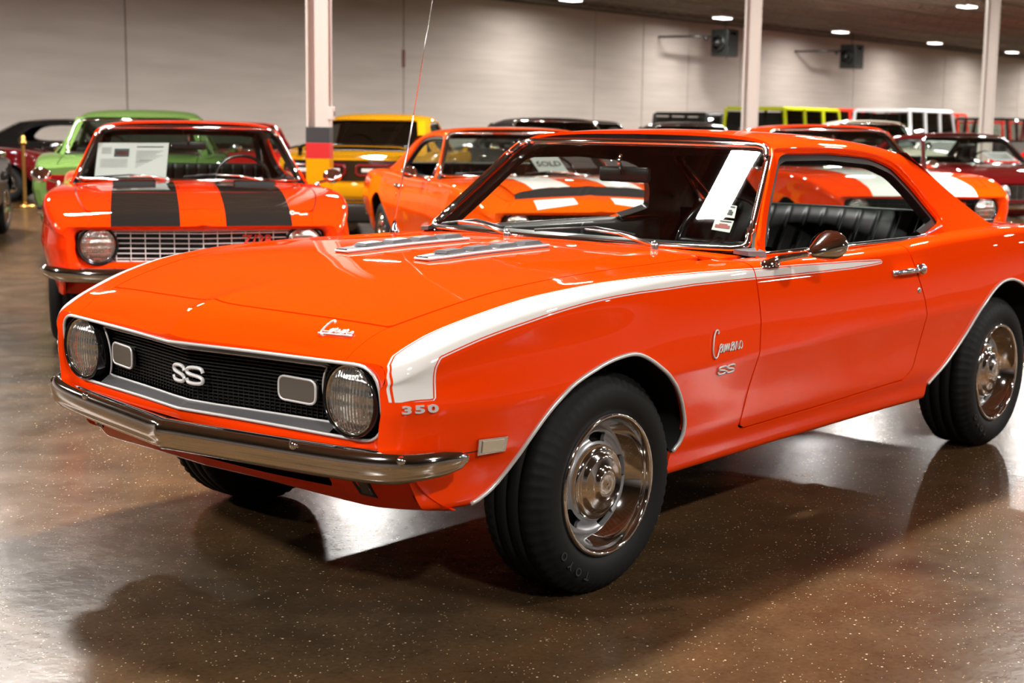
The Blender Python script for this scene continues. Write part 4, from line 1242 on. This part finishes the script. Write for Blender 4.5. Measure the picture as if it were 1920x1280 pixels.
    for j, (y, xa, share) in enumerate(LAMP_ROWS):
        x = xa + LAMP_STEP
        while x > RX0 + 10:
            x -= LAMP_STEP
            if x > RX1 - 1: continue
            d_ = Vector((x, y, CEIL - .06)) - CAM_LOC; w_ = d_.dot(_f); u_, v_ = (960 + CAM_F * d_.dot(_r) / w_, 640 - CAM_F * d_.dot(_u) / w_) if w_ > 0 else (-1, -1)
            seen = w_ > 0 and -20 < u_ < 1940 and -12 < v_ < 300
            if seen: shown[j] = shown.get(j, 0) + 1
            ords = ['leftmost', 'second', 'third', 'fourth', 'fifth', 'sixth', 'seventh', 'eighth']; od = ords[min(7, shown.get(j, 1) - 1)]
            lab = ('%s white high-bay lamp from the left in the row along the back wall' % od if j == 0 else '%s white high-bay lamp from the left in the nearer ceiling row' % od) if seen else 'white high-bay lamp on the ceiling outside the picture'
            t = thing('ceiling_lamp', lab, 'lamp', (x, y, CEIL), 0, 'high-bay lamps under the ceiling')
            mb = MB(); mb.box((0, 0, -.02), (.66, .42, .06), 0, .01); mb.tube([(-.2, 0, 0), (-.2, 0, .16)], .006, 6); mb.tube([(.2, 0, 0), (.2, 0, .16)], .006, 6); mb.obj('housing', mh, t, False)
            mb = MB(); mb.box((0, 0, -.065), (.60, .35, .03), 0, .008); mb.obj('diffuser', ml, t, False)
            ld = bpy.data.lights.new('lamp_light', 'AREA'); ld.shape = 'RECTANGLE'; ld.size = .60; ld.size_y = .35; ld.energy = LAMP_POWER * share; ld.color = (1.0, .955, .90); ld.spread = math.radians(176)
            lo = bpy.data.objects.new('lamp_light', ld); COL.objects.link(lo); lo.parent = t; lo.location = (0, 0, -.085)
    # unit heaters on wall pipes
    mhe = mat('heater_grey', (.022, .025, .022), rough=.35, metal=.3)
    for i, (x, y, z, s_) in enumerate(((-37.8, -23.4, 4.19, 1), (-46.5, -23.4, 4.13, -1))):
        t = thing('unit_heater', ['dark unit heater hung left of the signed column', 'dark unit heater with side fan right of the signed column'][i], 'heater', (x, y, z))
        mb = MB(); mb.box((0, 0, 0), (.68, .64, .88), 0, .02); mb.obj('casing', mhe, t, False)
        mb = MB()
        for k in range(9): mb.box((0, .315, -.30 + k * .065), (.50, .03, .012))
        mb.obj('louvre', M_BLACK, t, False)
        mb = MB(); mb.box((.0, .31, .30), (.36, .02, .10)); mb.obj('rating_plate', mat('plate_grey', (.3, .3, .3), rough=.5), t, False)
        mb = MB(); V, F = lathe_geo([(.26, 0), (.26, .10), (.22, .12)], 24, (.31, 0, -.02), 'x'); mb.add(V, F); V, F = lathe_geo([(.10, 0), (.10, .25), (.001, .25)], 16, (.31, 0, -.02), 'x'); mb.add(V, F); mb.obj('fan_shroud', M_BLACK, t)
        mb = MB(); mb.tube([(.3, 0, .20), (1.6, -.2, .14), (1.9, -1.33, .14)], .035, 8); mb.box((1.0, -.1, .10), (.10, .08, .12)); mb.tube([(0, 0, .4), (0, 0, CEIL - z + .1)], .015, 6); mb.obj('gas_pipe', M_BLACK, t)
        mb = MB(); mb.tube([(.2, .2, -.4), (.2, .2, -.55)], .012, 6); mb.obj('drain_stub', M_BLACK, t)
    # small wall sign
    mb = MB(); mb.box((-24.24, WALL_Y + .012, 3.13), (.10, .012, .46), 0, .003); o = mb.obj('wall_sign', mat('sign_dull_red', (.22, .06, .06), rough=.6), None, False); tag(o, 'small dull red vertical sign on the back wall', 'sign')
# ------------------------------------------------------------------ other cars
def hood_band(c, y0, y1, m, name, x0=None, x1=None, sides=(1, -1), off=.0009, round_end=0.0):
    """painted band on the bonnet and header between |y| = y0..y1"""
    S = clip(c.B, lambda V: np.where(V[:, 2] > .70, np.minimum(V[:, 1] - y0, y1 - V[:, 1]), -1))
    S = clip(S, lambda V: V[:, 0] - (seam_cowl(V[:, 1]) if x0 is None else x0))
    if x1 is not None:
        S = clip(S, lambda V: x1 - V[:, 0])
    S = offset(S, off)
    for sg in sides:
        A = S if sg > 0 else mirror(S); mesh_obj(name, A[0], A[1], m, c.root)

def nose_69(c, grille_m, bars=True, lamp_y=.572, badge=None):
    """full-width recessed grille with the lamps inside it"""
    r = c.root
    half = round_poly([(0, .738), (.705, .735), (.690, .545), (0, .545)], [0, .05, .10, 0], 8)
    def resample(P, n):
        P = np.asarray(P, float); L = np.concatenate([[0], np.cumsum(np.linalg.norm(np.diff(P, axis=0), axis=1))]); t = np.linspace(0, L[-1], n)
        return np.stack([np.interp(t, L, P[:, k]) for k in range(P.shape[1])], -1)
    inner = resample(half, 60)
    e = c.G[0]; e = e[e[:, 2] > .515]
    rim = resample(np.concatenate([e, [[fx(.70, .51), .715, .508], [fx(.4, .51), .40, .508], [fx(0, .51), 0, .510]]]), 300)
    row = []
    for q in inner:
        if q[0] < .58:
            S = rim[rim[:, 2] > .65] if q[1] > .65 else rim[rim[:, 2] < .58]; p = S[np.argmin(np.abs(S[:, 1] - q[0]))]
        else:
            a = math.atan2(q[1] - .645, q[0] - .56); A = np.arctan2(rim[:, 2] - .645, rim[:, 1] - .56); p = rim[np.argmin(np.abs(A - a) + np.where(rim[:, 1] > .5, 0, 9))]
        row.append(p)
    row = np.array(row); n = len(inner)
    I0 = np.array([[fx(y, z, .010), y, z] for y, z in inner]); I1 = np.array([[fx(y, z, .055), y * .985, .642 + (z - .642) * .93] for y, z in inner])
    G = np.stack([row, I0, I1], 0)
    M = both((G.reshape(-1, 3), [(a * n + i, a * n + i + 1, (a + 1) * n + i + 1, (a + 1) * n + i) for a in range(2) for i in range(n - 1)]))
    mesh_obj('nose_panel', M[0], M[1], c.paint, r)
    G = []
    for y in np.concatenate([np.linspace(-.71, 0, 16), np.linspace(0, .71, 16)[1:]]): G.append([[fx(y, z, .075), y, z] for z in (.53, .64, .75)])
    V, F = grid_mesh(np.array(G)); mesh_obj('grille_backing', V, F, M_DARK, r, smooth=False)
    loop = np.concatenate([inner, (inner * np.array([-1, 1]))[::-1][1:-1]]) * np.array([.96, .90]) + np.array([0, .064])
    V, F = tube_geo([(fx(y, z, .052), y, z) for y, z in loop], .005, 6, closed=True); g = mesh_obj('grille_frame', V, F, grille_m, r)
    if bars:
        for k in range(6):
            z = .571 + k * .0285; yy = [-.66, -.33, 0, .33, .66]
            V, F = sweep_geo([(fx(y, z, .050), y, z) for y in yy], [(-.010, -.0026), (.002, -.0026), (.002, .0026), (-.010, .0026)]); mesh_obj('grille_bar', V, F, grille_m, r, smooth=False)
        for k in range(-8, 9):
            y = k * .079; mb = MB(); mb.box((fx(y, .645, .056), y, .642), (.012, .005, .165)); mb.obj('grille_upright', grille_m, r, smooth=False)
    for sg in (1, -1): headlamp(r, (fx(lamp_y, .645, .025), sg * lamp_y, .645), .090, 1.25)
    if badge:
        V, F = place_geo(text_geo(badge, .088, .008, offset_=.001), (fx(.28, .65, .040), .30, .668), (-.16, 1, 0), (0, 0, 1)); mesh_obj('grille_badge', V, F, [mat('badge_red', (.5, .03, .02), rough=.3, coat=.5)], r, smooth=False)
    half = [(.93, 0, .487), (.925, .25, .487), (.905, .48, .488), (.870, .64, .489), (.835, .73, .491), (.79, .795, .495), (.74, .842, .500), (.70, .868, .505), (.66, .888, .512)]
    h = smooth_closed(half[1:], 3, False); path = np.concatenate([(h * np.array([1, -1, 1]))[::-1], [half[0]], h])
    prof = [(-.034, .032), (-.015, .040), (.004, .032), (.012, .010), (.012, -.012), (.004, -.034), (-.012, -.042), (-.034, -.042)]
    yy = np.abs(path[:, 1]); sc = np.where(yy > .78, np.interp(yy, [.78, .87, .888], [1, .8, .3]), 1.0)
    V, F = sweep_geo(path, prof, True, sc); mesh_obj('front_bumper', V, F, M_CHROME, r)
    yy = np.linspace(-.80, .80, 25)
    G = [[[.80 - .2 * (abs(y) / .8) ** 3 - dx, y, z] for y in yy] for z, dx in ((.508, 0), (.46, .0), (.40, .02), (.36, .07))]
    V, F = grid_mesh(np.array(G)); mesh_obj('front_valance', V, F, c.paint, r)

def tail_generic(c, lamp_m=None):
    r = c.root
    for sg in (1, -1):
        mb = MB(); mb.box((-3.835, sg * .52, .72), (.02, .40, .13), 0, .008); mb.obj('tail_lamp', lamp_m or M_TAIL, r, False)
    h = [(-3.86, y, .50) for y in np.linspace(-.80, .80, 9)]
    V, F = sweep_geo(h, [(.02, .04), (-.01, .03), (-.01, -.03), (.02, -.04)]); mesh_obj('rear_bumper', V, F, M_CHROME, r)

def bg_coupe(name, label, paint_, loc, head, scale=(1, 1, 1), dens=.5, nose='69', rim='rally', roof=None, glass_m=None, grille=None, bars=True, badge=None, trim=True, arch=False, inside=True, R=.325, mirror_l=True, mirror_r=True, seg=48):
    Coupe.glass = glass_m or M_TINT
    c = Coupe(name, label, 'car', paint_, (loc[0], loc[1], 0), math.radians(head), dens, scale); c.pillar = .52
    c.shell(gap=.004, roof_mat=roof)
    if trim: c.trims(arch=arch)
    nose_69(c, grille or M_BLACK, bars, badge=badge)
    tail_generic(c)
    if inside: cabin_inside(c)
    wheel_set(c.root, (0, -2.746), .862, R=R, rim=rim, seg=seg, tread=False)
    for sg in (1, -1):
        if (sg > 0 and mirror_l) or (sg < 0 and mirror_r): door_mirror(c.root, sg, (-.845, sg * .84, .917), (-1.00, sg * .97, .975))
        y = float(c.side_y([(-1.80, .83)])[0]); door_handle(c.root, sg, -1.80, sg * (y + .003), .830)
    return c

def local_to_world(c, p):
    o = c.root; h = o.rotation_euler.z; s = o.scale
    x, y, z = p[0] * s[0], p[1] * s[1], p[2] * s[2]
    return np.array([o.location.x + x * math.cos(h) - y * math.sin(h), o.location.y + x * math.sin(h) + y * math.cos(h), z])

def sheet(name, label, cat, c, corners, m=None, prints=()):
    """thin card with printing; corners TL TR BR BL in the car's own frame"""
    Q = [local_to_world(c, p) for p in corners]
    TL, TR, BR, BL = Q; ex = TR - TL; ey = TL - BL; nz = np.cross(ex, ey); nz /= np.linalg.norm(nz)
    t = thing(name, label, cat, tuple((BL + BR) / 2))
    o0 = (BL + BR) / 2
    V = [q - o0 for q in Q] + [q - o0 - nz * .0015 for q in Q]
    mesh_obj('card', V, [(3, 2, 1, 0), (4, 5, 6, 7), (0, 1, 5, 4), (1, 2, 6, 5), (2, 3, 7, 6), (3, 0, 4, 7)], m or M_PAPER, t, smooth=False)
    def at(u, v, d=.0012): return (BL + ex * u * (1) + ey * v) - o0 + nz * d
    by = {}
    for u0, v0, u1, v1, pm in prints: by.setdefault(pm.name, (pm, []))[1].append((u0, v0, u1, v1))
    for pm, L_ in by.values():
        mb = MB()
        for u0, v0, u1, v1 in L_: mb.add([at(u0, v0), at(u1, v0), at(u1, v1), at(u0, v1)], [(0, 1, 2, 3)])
        mb.obj('print', pm, t, False)
    return t, at, ex, ey

def ws_local(y, z, back=.03): return (float(XW(y, z)) - back, y, z)

def build_row():
    # ---- red-orange car with black stripes
    c = bg_coupe('muscle_car', 'red-orange two-door coupe with two black hood stripes and silver grille', M_ORANGE2, (-2.21, -4.082), 55.9, (1.014,) * 3, dens=.8, grille=M_BADGE, badge='Z/28', glass_m=M_GLASS, seg=80)
    hood_band(c, .125, .50, M_BLACKP, 'hood_stripe', x0=-.64)
    hood_band(c, .108, .116, M_BLACKP, 'pin_stripe', x0=-.64); hood_band(c, .509, .517, M_BLACKP, 'pin_stripe', x0=-.64)
    for sg in (1, -1):      # raised scoops with dark mouths
        z = float(c.top_z([(-.2, .36)])[0])
        V = [(-.02, sg * .24, z - .012), (-.02, sg * .50, z - .012), (-.22, sg * .50, z + .030), (-.22, sg * .24, z + .030), (-.42, sg * .48, z + .006), (-.42, sg * .26, z + .006), (-.21, sg * .50, z + .002), (-.21, sg * .24, z + .002)]
        mesh_obj('hood_scoop', V, [(2, 3, 5, 4), (2, 4, 6), (3, 7, 5), (6, 4, 5, 7)], M_ORANGE2, c.root, smooth=False)
        mesh_obj('scoop_mouth', [(-.215, sg * .495, z + .024), (-.215, sg * .245, z + .024), (-.19, sg * .245, z - .002), (-.19, sg * .495, z - .002)], [(0, 1, 2, 3)], M_DARK, c.root, smooth=False)
    cz = lambda x, y: float(c.top_z([(x, abs(y))])[0])
    script_badge(c.root, 'header_badge', lambda a, b: (.72 - b * .55, .50 + a * 1.0, cz(.72 - b * .55, .50 + a) + .004), .028, .0028)
    wsp = lambda y, z, o=.012: (float(XW(y, z)) + o, y, z)
    swiper(c.root, (-.725, -.16, .957), (-.755, -.40, .975), [wsp(-.62, .965), wsp(-.40, .982), wsp(-.24, .970)]); swiper(c.root, (-.735, .45, .955), (-.765, .16, .985), [wsp(-.05, .972), wsp(.15, .988), wsp(.33, .978)])
    L = [(.12, .60, .28, .62), (.12, .64, .26, .66), (.12, .72, .30, .74)]
    P = [(.24, .58, .45, .82, M_INK), (.27, .63, .43, .75, M_INKR), (.55, .86, .93, .89, M_INK)] + [(.55, .74 - .045 * k, .93 - .05 * (k % 3), .755 - .045 * k, M_INKL) for k in range(8)] + [(.06, .84 - .04 * k, .20, .853 - .04 * k, M_INKL) for k in range(5)] + [(.60, .46, .86, .485, M_INK)] + [(.55, .40 - .045 * k, .93, .415 - .045 * k, M_INKL) for k in range(4)] + [(.06, .50 - .045 * k, .44, .512 - .045 * k, M_INKL) for k in range(6)]
    sheet('info_sheet', 'open two-page info sheet behind the windshield of the black-striped car', 'paper', c, [ws_local(-.60, 1.185), ws_local(-.135, 1.19), ws_local(-.165, .965), ws_local(-.625, .965)], prints=P)
    # ---- orange car with white stripes and the SOLD card
    c = bg_coupe('muscle_car', 'amber-orange coupe with two white hood stripes, seen through the foreground windshield', M_ORANGE3, (-5.289, -3.666), 57.6, (1, 1, 1), dens=.7, grille=M_BLACK, glass_m=M_GLASS, seg=64, rim='spoke')
    hood_band(c, .14, .44, M_WHITEP, 'hood_stripe', x0=.695, x1=.80)
    rows = []        # raised hood panel with a dark front mouth
    for x, dz in ((-.62, .004), (-.3, .018), (.1, .034), (.42, .050), (.62, .060)):
        rows.append([(x, y, float(c.top_z([(x, abs(y))])[0]) + dz * (1 - (abs(y) / .62) ** 6)) for y in np.linspace(-.56, .56, 25)])
    V, F = grid_mesh(np.array(rows)); mesh_obj('hood_panel', V, F, M_ORANGE3, c.root)
    for sg in (1, -1):
        rr = [[(x, sg * y, z + .002) for x, y, z in row if .14 <= y <= .445] for row in rows]
        V, F = grid_mesh(np.array(rr)); mesh_obj('panel_stripe', V, F, M_WHITEP, c.root)
    V = [(.618, p[1], p[2]) for p in rows[-1]] + [(.645, p[1], float(c.top_z([(.645, abs(p[1]))])[0])) for p in rows[-1]]; k = len(rows[-1])
    mesh_obj('hood_mouth', V, [(i, i + 1, k + i + 1, k + i) for i in range(k - 1)], M_DARK, c.root)
    swiper(c.root, (-.725, -.16, .957), (-.755, -.40, .975), [wsp(-.62, .965), wsp(-.40, .982), wsp(-.24, .970)]); swiper(c.root, (-.735, .45, .955), (-.765, .16, .985), [wsp(-.05, .972), wsp(.15, .988), wsp(.33, .978)])
    mb = MB()
    for sg in (1, -1): pass
    V, F = tube_geo([(-1.20, -.655, 1.10), (-1.17, -.735, .94)], .008, 6); mesh_obj('vent_window_bar', V, F, M_CHROME, c.root)
    t, at, ex, ey = sheet('sold_sign', 'white card reading SOLD behind the windshield of the amber-orange coupe', 'sign', c, [ws_local(.03, 1.120), ws_local(.29, 1.125), ws_local(.345, .980), ws_local(.085, .978)])
    G_ = text_geo('SOLD', .088, 0, offset_=.0012); V, F = place_geo(G_, at(.5, .45, .003), ex, ey); mesh_obj('lettering', V, F, M_INK, t, smooth=False)
    # ---- orange car with white stripes on the right
    c = bg_coupe('muscle_car', 'orange coupe with white hood stripe and black grille behind the foreground roof', M_ORANGE, (-9.15, -2.95), 52.0, (1.05,) * 3, dens=.6, grille=M_BLACK, badge='Z/28', glass_m=M_GLASS)
    hood_band(c, .13, .47, M_WHITEP, 'hood_stripe', x0=-.64)
    # ---- dark red car
    c = bg_coupe('muscle_car', 'dark red coupe with a white sheet on its dashboard at the right', M_DKRED, (-14.553, -3.916), 53.0, (1, 1, 1), dens=.6, grille=M_BRIGHT, glass_m=M_GLASS)
    P = [(.1, .8 - .08 * k, .9, .83 - .08 * k, M_INKL) for k in range(8)]
    sheet('info_sheet', 'white sheet behind the windshield of the dark red coupe', 'paper', c, [ws_local(.10, 1.10), ws_local(.50, 1.10), ws_local(.62, .985), ws_local(.22, .985)], prints=P)
    bg_coupe('muscle_car', 'red coupe at the right picture edge beyond the dark red coupe', M_RED, (-18.6, -3.3), 53.0, (1, 1, 1), dens=.4, grille=M_BRIGHT, seg=32)
    bg_coupe('muscle_car', 'black coupe cut off by the left picture edge', M_BLACKP, centred(-185, 15.6, 232), 232, (1, 1, 1), dens=.4, grille=M_BRIGHT, seg=40)

def at_depth(u, t, v=300):
    """ground point under a viewing direction, t metres ahead of the camera"""
    d = _r * ((u - 960) / CAM_F) + _u * ((640 - v) / CAM_F) + _f
    p = CAM_LOC + d * t
    return (p.x, p.y)

def centred(u, t, head, L=1.4):
    """root position so that the middle of the car stands there"""
    x, y = at_depth(u, t); h = math.radians(head); return (x + L * math.cos(h), y + L * math.sin(h))

def build_second_row():
    bg_coupe('coupe', 'light green coupe behind the black-striped car', M_GREEN, centred(272, 15.6, 232), 232, (1.03, 1.0, 1.10), dens=.5, grille=M_BLACK, trim=True)
    bg_coupe('coupe', 'red coupe half hidden behind the black-striped car roof', M_RED, centred(445, 21.5, 48), 48, (1, 1, 1.02), dens=.4, seg=32)
    # yellow car seen from behind
    c = bg_coupe('coupe', 'yellow coupe seen from behind with black spoiler beside the banded column', M_YELLOW, centred(728, 18.4, 217), 217, (1.04, 1.02, 1.11), dens=.5, glass_m=M_DKGLASS, rim='modern', trim=False, R=.33)
    r = c.root
    P = round_poly([(-.74, .66), (.74, .66), (.74, .865), (-.74, .865)], .09, 6)
    pl = lambda a, b, d: (-3.83 - d, a, b)
    V, F = prism_geo(P, 0, .012, pl); o = mesh_obj('tail_lamp_panel', V, F, M_GBLACK, r, smooth=False)
    for sg in (1, -1):
        Q = round_poly([(.06, .715), (.68, .715), (.68, .815), (.06, .815)], .045, 6) * np.array([sg, 1])
        V, F = tube_geo([pl(a, b, .016) for a, b in Q], .014, 8, closed=True); mesh_obj('tail_lamp_ring', V, F, M_TAIL, o)
        mb = MB(); mb.box((-3.845, sg * .37, .765), (.01, .5, .035), 0, .004); mb.obj('tail_lamp_lens', mat('lens_pale', (.7, .66, .64), rough=.15, coat=1.0), o, False)
    mb = MB(); V, F = sweep_geo([(-3.64, -.70, .965), (-3.72, -.5, 1.005), (-3.74, 0, 1.01), (-3.72, .5, 1.005), (-3.64, .70, .965)], [(.10, .005), (-.05, .018), (-.06, .006), (.10, -.012)]); mb.add(V, F)
    for sg in (1, -1): mb.box((-3.62, sg * .60, .945), (.12, .03, .08))
    mb.obj('rear_spoiler', M_GBLACK, r)
    mb = MB(); mb.box((-3.82, 0, .34), (.10, 1.5, .20), 0, .03); mb.obj('rear_diffuser', M_BLACK, r)
    mb = MB(); mb.box((-3.87, 0, .56), (.06, 1.66, .16), 0, .04); mb.obj('bumper_cover', M_YELLOW, r)
    bg_coupe('coupe', 'dark grey coupe with red flank behind the amber-orange coupe', M_GREY, centred(1035, 20.6, 60), 60, (1.04, 1.02, 1.11), dens=.4, seg=32, glass_m=M_DKGLASS)
    bg_coupe('coupe', 'charcoal coupe whose roof shows above the foreground windshield', M_GREY, centred(1105, 29.5, 55), 55, (1.02, 1, 1.12), dens=.35, seg=32, glass_m=M_DKGLASS)
    bg_coupe('coupe', 'black coupe whose roof shows above the foreground roof beside the column', M_GREY, centred(1290, 24.2, 50), 50, (1.05, 1, 1.09), dens=.35, seg=32, glass_m=M_DKGLASS)
    bg_coupe('coupe', 'cream roofed coupe behind the orange coupe on the right', mat('paint_cream', (.55, .50, .40), rough=.35, coat=1.0), centred(1625, 25.2, 50), 50, (1.02, 1, 1.15), dens=.35, seg=32)
    # far left
    bg_coupe('coupe', 'dark red coupe with five-spoke wheels at the far left by the brass post', M_DKRED, at_depth(20, 24.4), 140, (1, 1, .97), dens=.45, rim='spoke', seg=40)
    bg_coupe('coupe', 'black fastback coupe side-on behind the dark red coupe', M_BLACKP, centred(150, 27, 140), 140, (1.02, 1, 1.04), dens=.4, seg=32)

def offroader(name, label, paint_, loc, head, H=1.82, L=4.2, W=1.75, hood=1.15, roof_m=None, van=False, window_m=None, spare=True, R=.39):
    """boxy vehicle: +x forward, origin under its middle"""
    t = thing(name, label, 'car', (loc[0], loc[1], 0), math.radians(head))
    zb = 1.12; x0, x1 = -L / 2, L / 2; xh = x1 - hood
    w = W / 2
    def prism_x(sec, xa, xb, nm, m, sm=False):
        k = len(sec); V = [(xa, y, z) for y, z in sec] + [(xb, y, z) for y, z in sec]; F = [tuple(range(k)), tuple(range(k, 2 * k))[::-1]] + [(i, (i + 1) % k, k + (i + 1) % k, k + i) for i in range(k)]
        return mesh_obj(nm, V, F, m, t, sm)
    body = round_poly([(-w, .48), (w, .48), (w, zb), (-w, zb)], .04, 3); prism_x(body, x0, xh, 'body_tub', paint_)
    hd = round_poly([(-w * .78, .55), (w * .78, .55), (w * .72, zb + .02), (-w * .72, zb + .02)], .06, 4); prism_x(hd, xh, x1, 'hood', paint_)
    for sg in (1, -1):
        P = [(x1 - .02, .92), (x1 - .10, .98), (x1 - .75, .98), (xh - .02, .80)]
        V = [(x, sg * w * .72, z) for x, z in P] + [(x, sg * (w + .06), z) for x, z in P] + [(x, sg * (w + .06), z - .06) for x, z in P]; k = 4
        mesh_obj('front_fender', V, [(i, i + 1, k + i + 1, k + i) for i in range(3)] + [(k + i, k + i + 1, 2 * k + i + 1, 2 * k + i) for i in range(3)], M_BLACK if not van else paint_, t, False)
    # cab: pillars, roof, panes
    zt = H; wt = w * .90; xf = xh - .28 if not van else xh - .20
    rs = round_poly([(-wt, zt - .09), (wt, zt - .09), (wt * .96, zt), (-wt * .96, zt)], .04, 3); prism_x(rs, x0 + .04, xf + .03, 'roof', roof_m or paint_)
    def bar(p, q, nm='pillar', th=.07):
        mb = MB(); mb.tube([p, q], th / 2, 4); mb.obj(nm, paint_, t, False)
    xs = [x0 + .05, x0 + (xf - x0) * .36, x0 + (xf - x0) * .70]
    wm = window_m or M_DKGLASS
    for sg in (1, -1):
        bar((xh - .03, sg * w * .97, zb), (xf, sg * wt, zt - .04))
        for x in xs: bar((x, sg * w * .98, zb), (x, sg * wt, zt - .04), 'pillar', .10)
        ed = xs + [None]
        for i in range(3):
            a = xs[i] + .05; b0 = (xs[i + 1] - .05) if i < 2 else xh - .10; b1 = (xs[i + 1] - .05) if i < 2 else xf - .04
            V = [(a, sg * w * .975, zb + .02), (b0, sg * w * .975, zb + .02), (b1, sg * wt * .99, zt - .11), (a, sg * wt * .99, zt - .11)]; mesh_obj('side_window', V, [(0, 1, 2, 3)], wm, t, False)
        mb = MB(); mb.box((xh - .22, sg * (w + .12), zb + .12), (.10, .16, .20), 0, .03); mb.obj('door_mirror', paint_ if not van else M_BLACK, t)
    V = [(xh - .03, -w * .93, zb + .03), (xh - .03, w * .93, zb + .03), (xf, wt * .96, zt - .09), (xf, -wt * .96, zt - .09)]; mesh_obj('windshield', V, [(0, 1, 2, 3)], wm, t, False)
    V = [(x0 + .02, -w * .9, zb + .05), (x0 + .02, w * .9, zb + .05), (x0 + .05, wt * .9, zt - .13), (x0 + .05, -wt * .9, zt - .13)]; mesh_obj('rear_window', V, [(0, 1, 2, 3)], wm, t, False)
    # face
    mb = MB(); mb.box((x1 + .01, 0, .86), (.03, W * .70, .40), 0, .01); g = mb.obj('grille', paint_, t, False)
    for k in range(7): mb = MB(); mb.box((x1 + .027, (k - 3) * .09, .88), (.01, .04, .26), 0, .004); mb.obj('grille_slot', M_BLACK, g, False)
    for sg in (1, -1): V, F = lathe_geo([(.10, -.02), (.10, .015), (.085, .02), (.001, .03)], 20, (x1 + .02, sg * W * .30, .90), 'x'); mesh_obj('headlamp', V, F, M_LENS, t)
    for x, nm in ((x1 + .14, 'front_bumper'), (x0 - .10, 'rear_bumper')):
        mb = MB(); mb.box((x, 0, .60), (.16, W * .98, .18), 0, .03); mb.obj(nm, M_BLACK, t)
    mb = MB(); mb.box((0, 0, .50), (L * .96, W * .7, .22)); mb.obj('chassis', M_DARK, t, False)
    if spare:
        V, F = lathe_geo([(.12, -.11), (.36, -.11), (.38, -.05), (.36, .0), (.2, .0), (.001, .0)], 28, (x0 - .12, 0, .98), 'x'); mesh_obj('spare_wheel', V, F, M_RUBBER, t)
    for x in (x1 - .55, x0 + .75):
        for sg in (1, -1):
            e = bpy.data.objects.new('wheel', None); COL.objects.link(e); e.parent = t; e.location = (x, sg * (w + .02), R)
            pr = [(.22, -.22), (R - .05, -.23), (R, -.18), (R, -.04), (R - .04, .0), (.24, -.005), (.22, -.02)]
            V, F = lathe_geo([(r_, sg * h) for r_, h in pr], 32, axis='y'); V = np.array(V); V[:, 2] = np.maximum(V[:, 2], -R + .003); mesh_obj('tire', V, F, M_RUBBER, e)
            V, F = lathe_geo([(r_, sg * h) for r_, h in ((.23, -.02), (.20, -.05), (.08, -.04), (.06, -.01), (.001, -.008))], 24, axis='y'); mesh_obj('rim', V, F, M_SILVERW, e)
    return t

def build_far():
    M_JW = mat('paint_jeep_white', (.62, .62, .64), rough=.35, coat=.6); M_JR = paint('paint_jeep_red', (.62, .03, .015))
    offroader('off_roader', 'lime green boxy off-roader by the back wall', M_LIME, (-28.98, -15.5), 184, H=1.91, L=4.4, van=True, roof_m=M_LIME)
    offroader('off_roader', 'red off-roader partly hidden behind the lime green one', M_JR, (-37.02, -18.6), 184, H=2.02, L=4.2)
    offroader('off_roader', 'white four-door off-roader by the back wall', M_JW, (-35.6, -15.5), 184, H=1.98, L=4.6)
    offroader('off_roader', 'bright red off-roader behind the white off-roader', M_JR, (-43.74, -18.6), 184, H=2.0, L=4.2, window_m=M_GLASS)
    offroader('off_roader', 'small red open off-roader right of the white off-roader', M_JR, (-48.9, -18.6), 184, H=1.77, L=3.8, window_m=M_GLASS)
    offroader('off_roader', 'black open off-roader right of the last column', M_BLACKP, (-41.9, -15.5), 184, H=1.82, L=4.0, window_m=M_GLASS)
    offroader('off_roader', 'dark maroon off-roader at the far right edge', M_DKRED, (-47.3, -15.5), 184, H=1.82, L=4.0, window_m=M_GLASS)
    offroader('off_roader', 'flat-roofed black box truck left of the signed column', M_BLACK, (-29.8, -18.6), 184, H=1.79, L=3.2, van=True, hood=.6)
    # brass rope post
    x, y = at_depth(44, 22.4)
    t = thing('rope_post', 'brass rope post standing in front of the dark red coupe', 'post', (x, y, 0))
    V, F = lathe_geo([(.001, .0), (.165, .0), (.165, .03), (.15, .05), (.08, .065), (.035, .085)], 28); mesh_obj('foot', V, F, M_GOLD, t)
    V, F = lathe_geo([(.028, .08), (.028, .98)], 16); mesh_obj('pole', V, F, M_GOLD, t)
    V, F = lathe_geo([(.028, .97), (.05, .985), (.06, 1.01), (.05, 1.03), (.03, 1.045), (.045, 1.075), (.03, 1.11), (.008, 1.14), (.001, 1.145)], 20); mesh_obj('finial', V, F, M_GOLD, t)

def hero_tags():
    for lab, Q in (('small white car-print tag on the foreground windshield, upper of the two', [(1362, 383), (1382, 386), (1377, 409), (1352, 406)]), ('small white car-print tag on the foreground windshield, lower of the two', [(1341, 410), (1376, 414), (1368, 436), (1334, 430)])):
        W = []
        for u, v in Q:
            d = _r * ((u - 960) / CAM_F) + _u * ((640 - v) / CAM_F) + _f
            lo, hi = 2.5, 6.0          # meet the inside of the screen
            for _ in range(50):
                m_ = (lo + hi) / 2; p = CAM_LOC + d * m_
                if p.x > float(XW(p.y, p.z)) - .010: lo = m_
                else: hi = m_
            W.append(tuple(CAM_LOC + d * lo))
        P = [(.12, .22, .9, .50, M_INKR if 'lower' in lab else M_INK), (.3, .5, .75, .62, M_INKR if 'lower' in lab else M_INK), (.3, .80, .9, .90, M_INK)]
        class _R: pass
        cc = _R(); cc.root = HERO.root
        sheet('windshield_tag', lab, 'tag', cc, W, prints=P)
build_room()
HERO = hero()
hero_tags()
build_row()
build_second_row()
build_far()
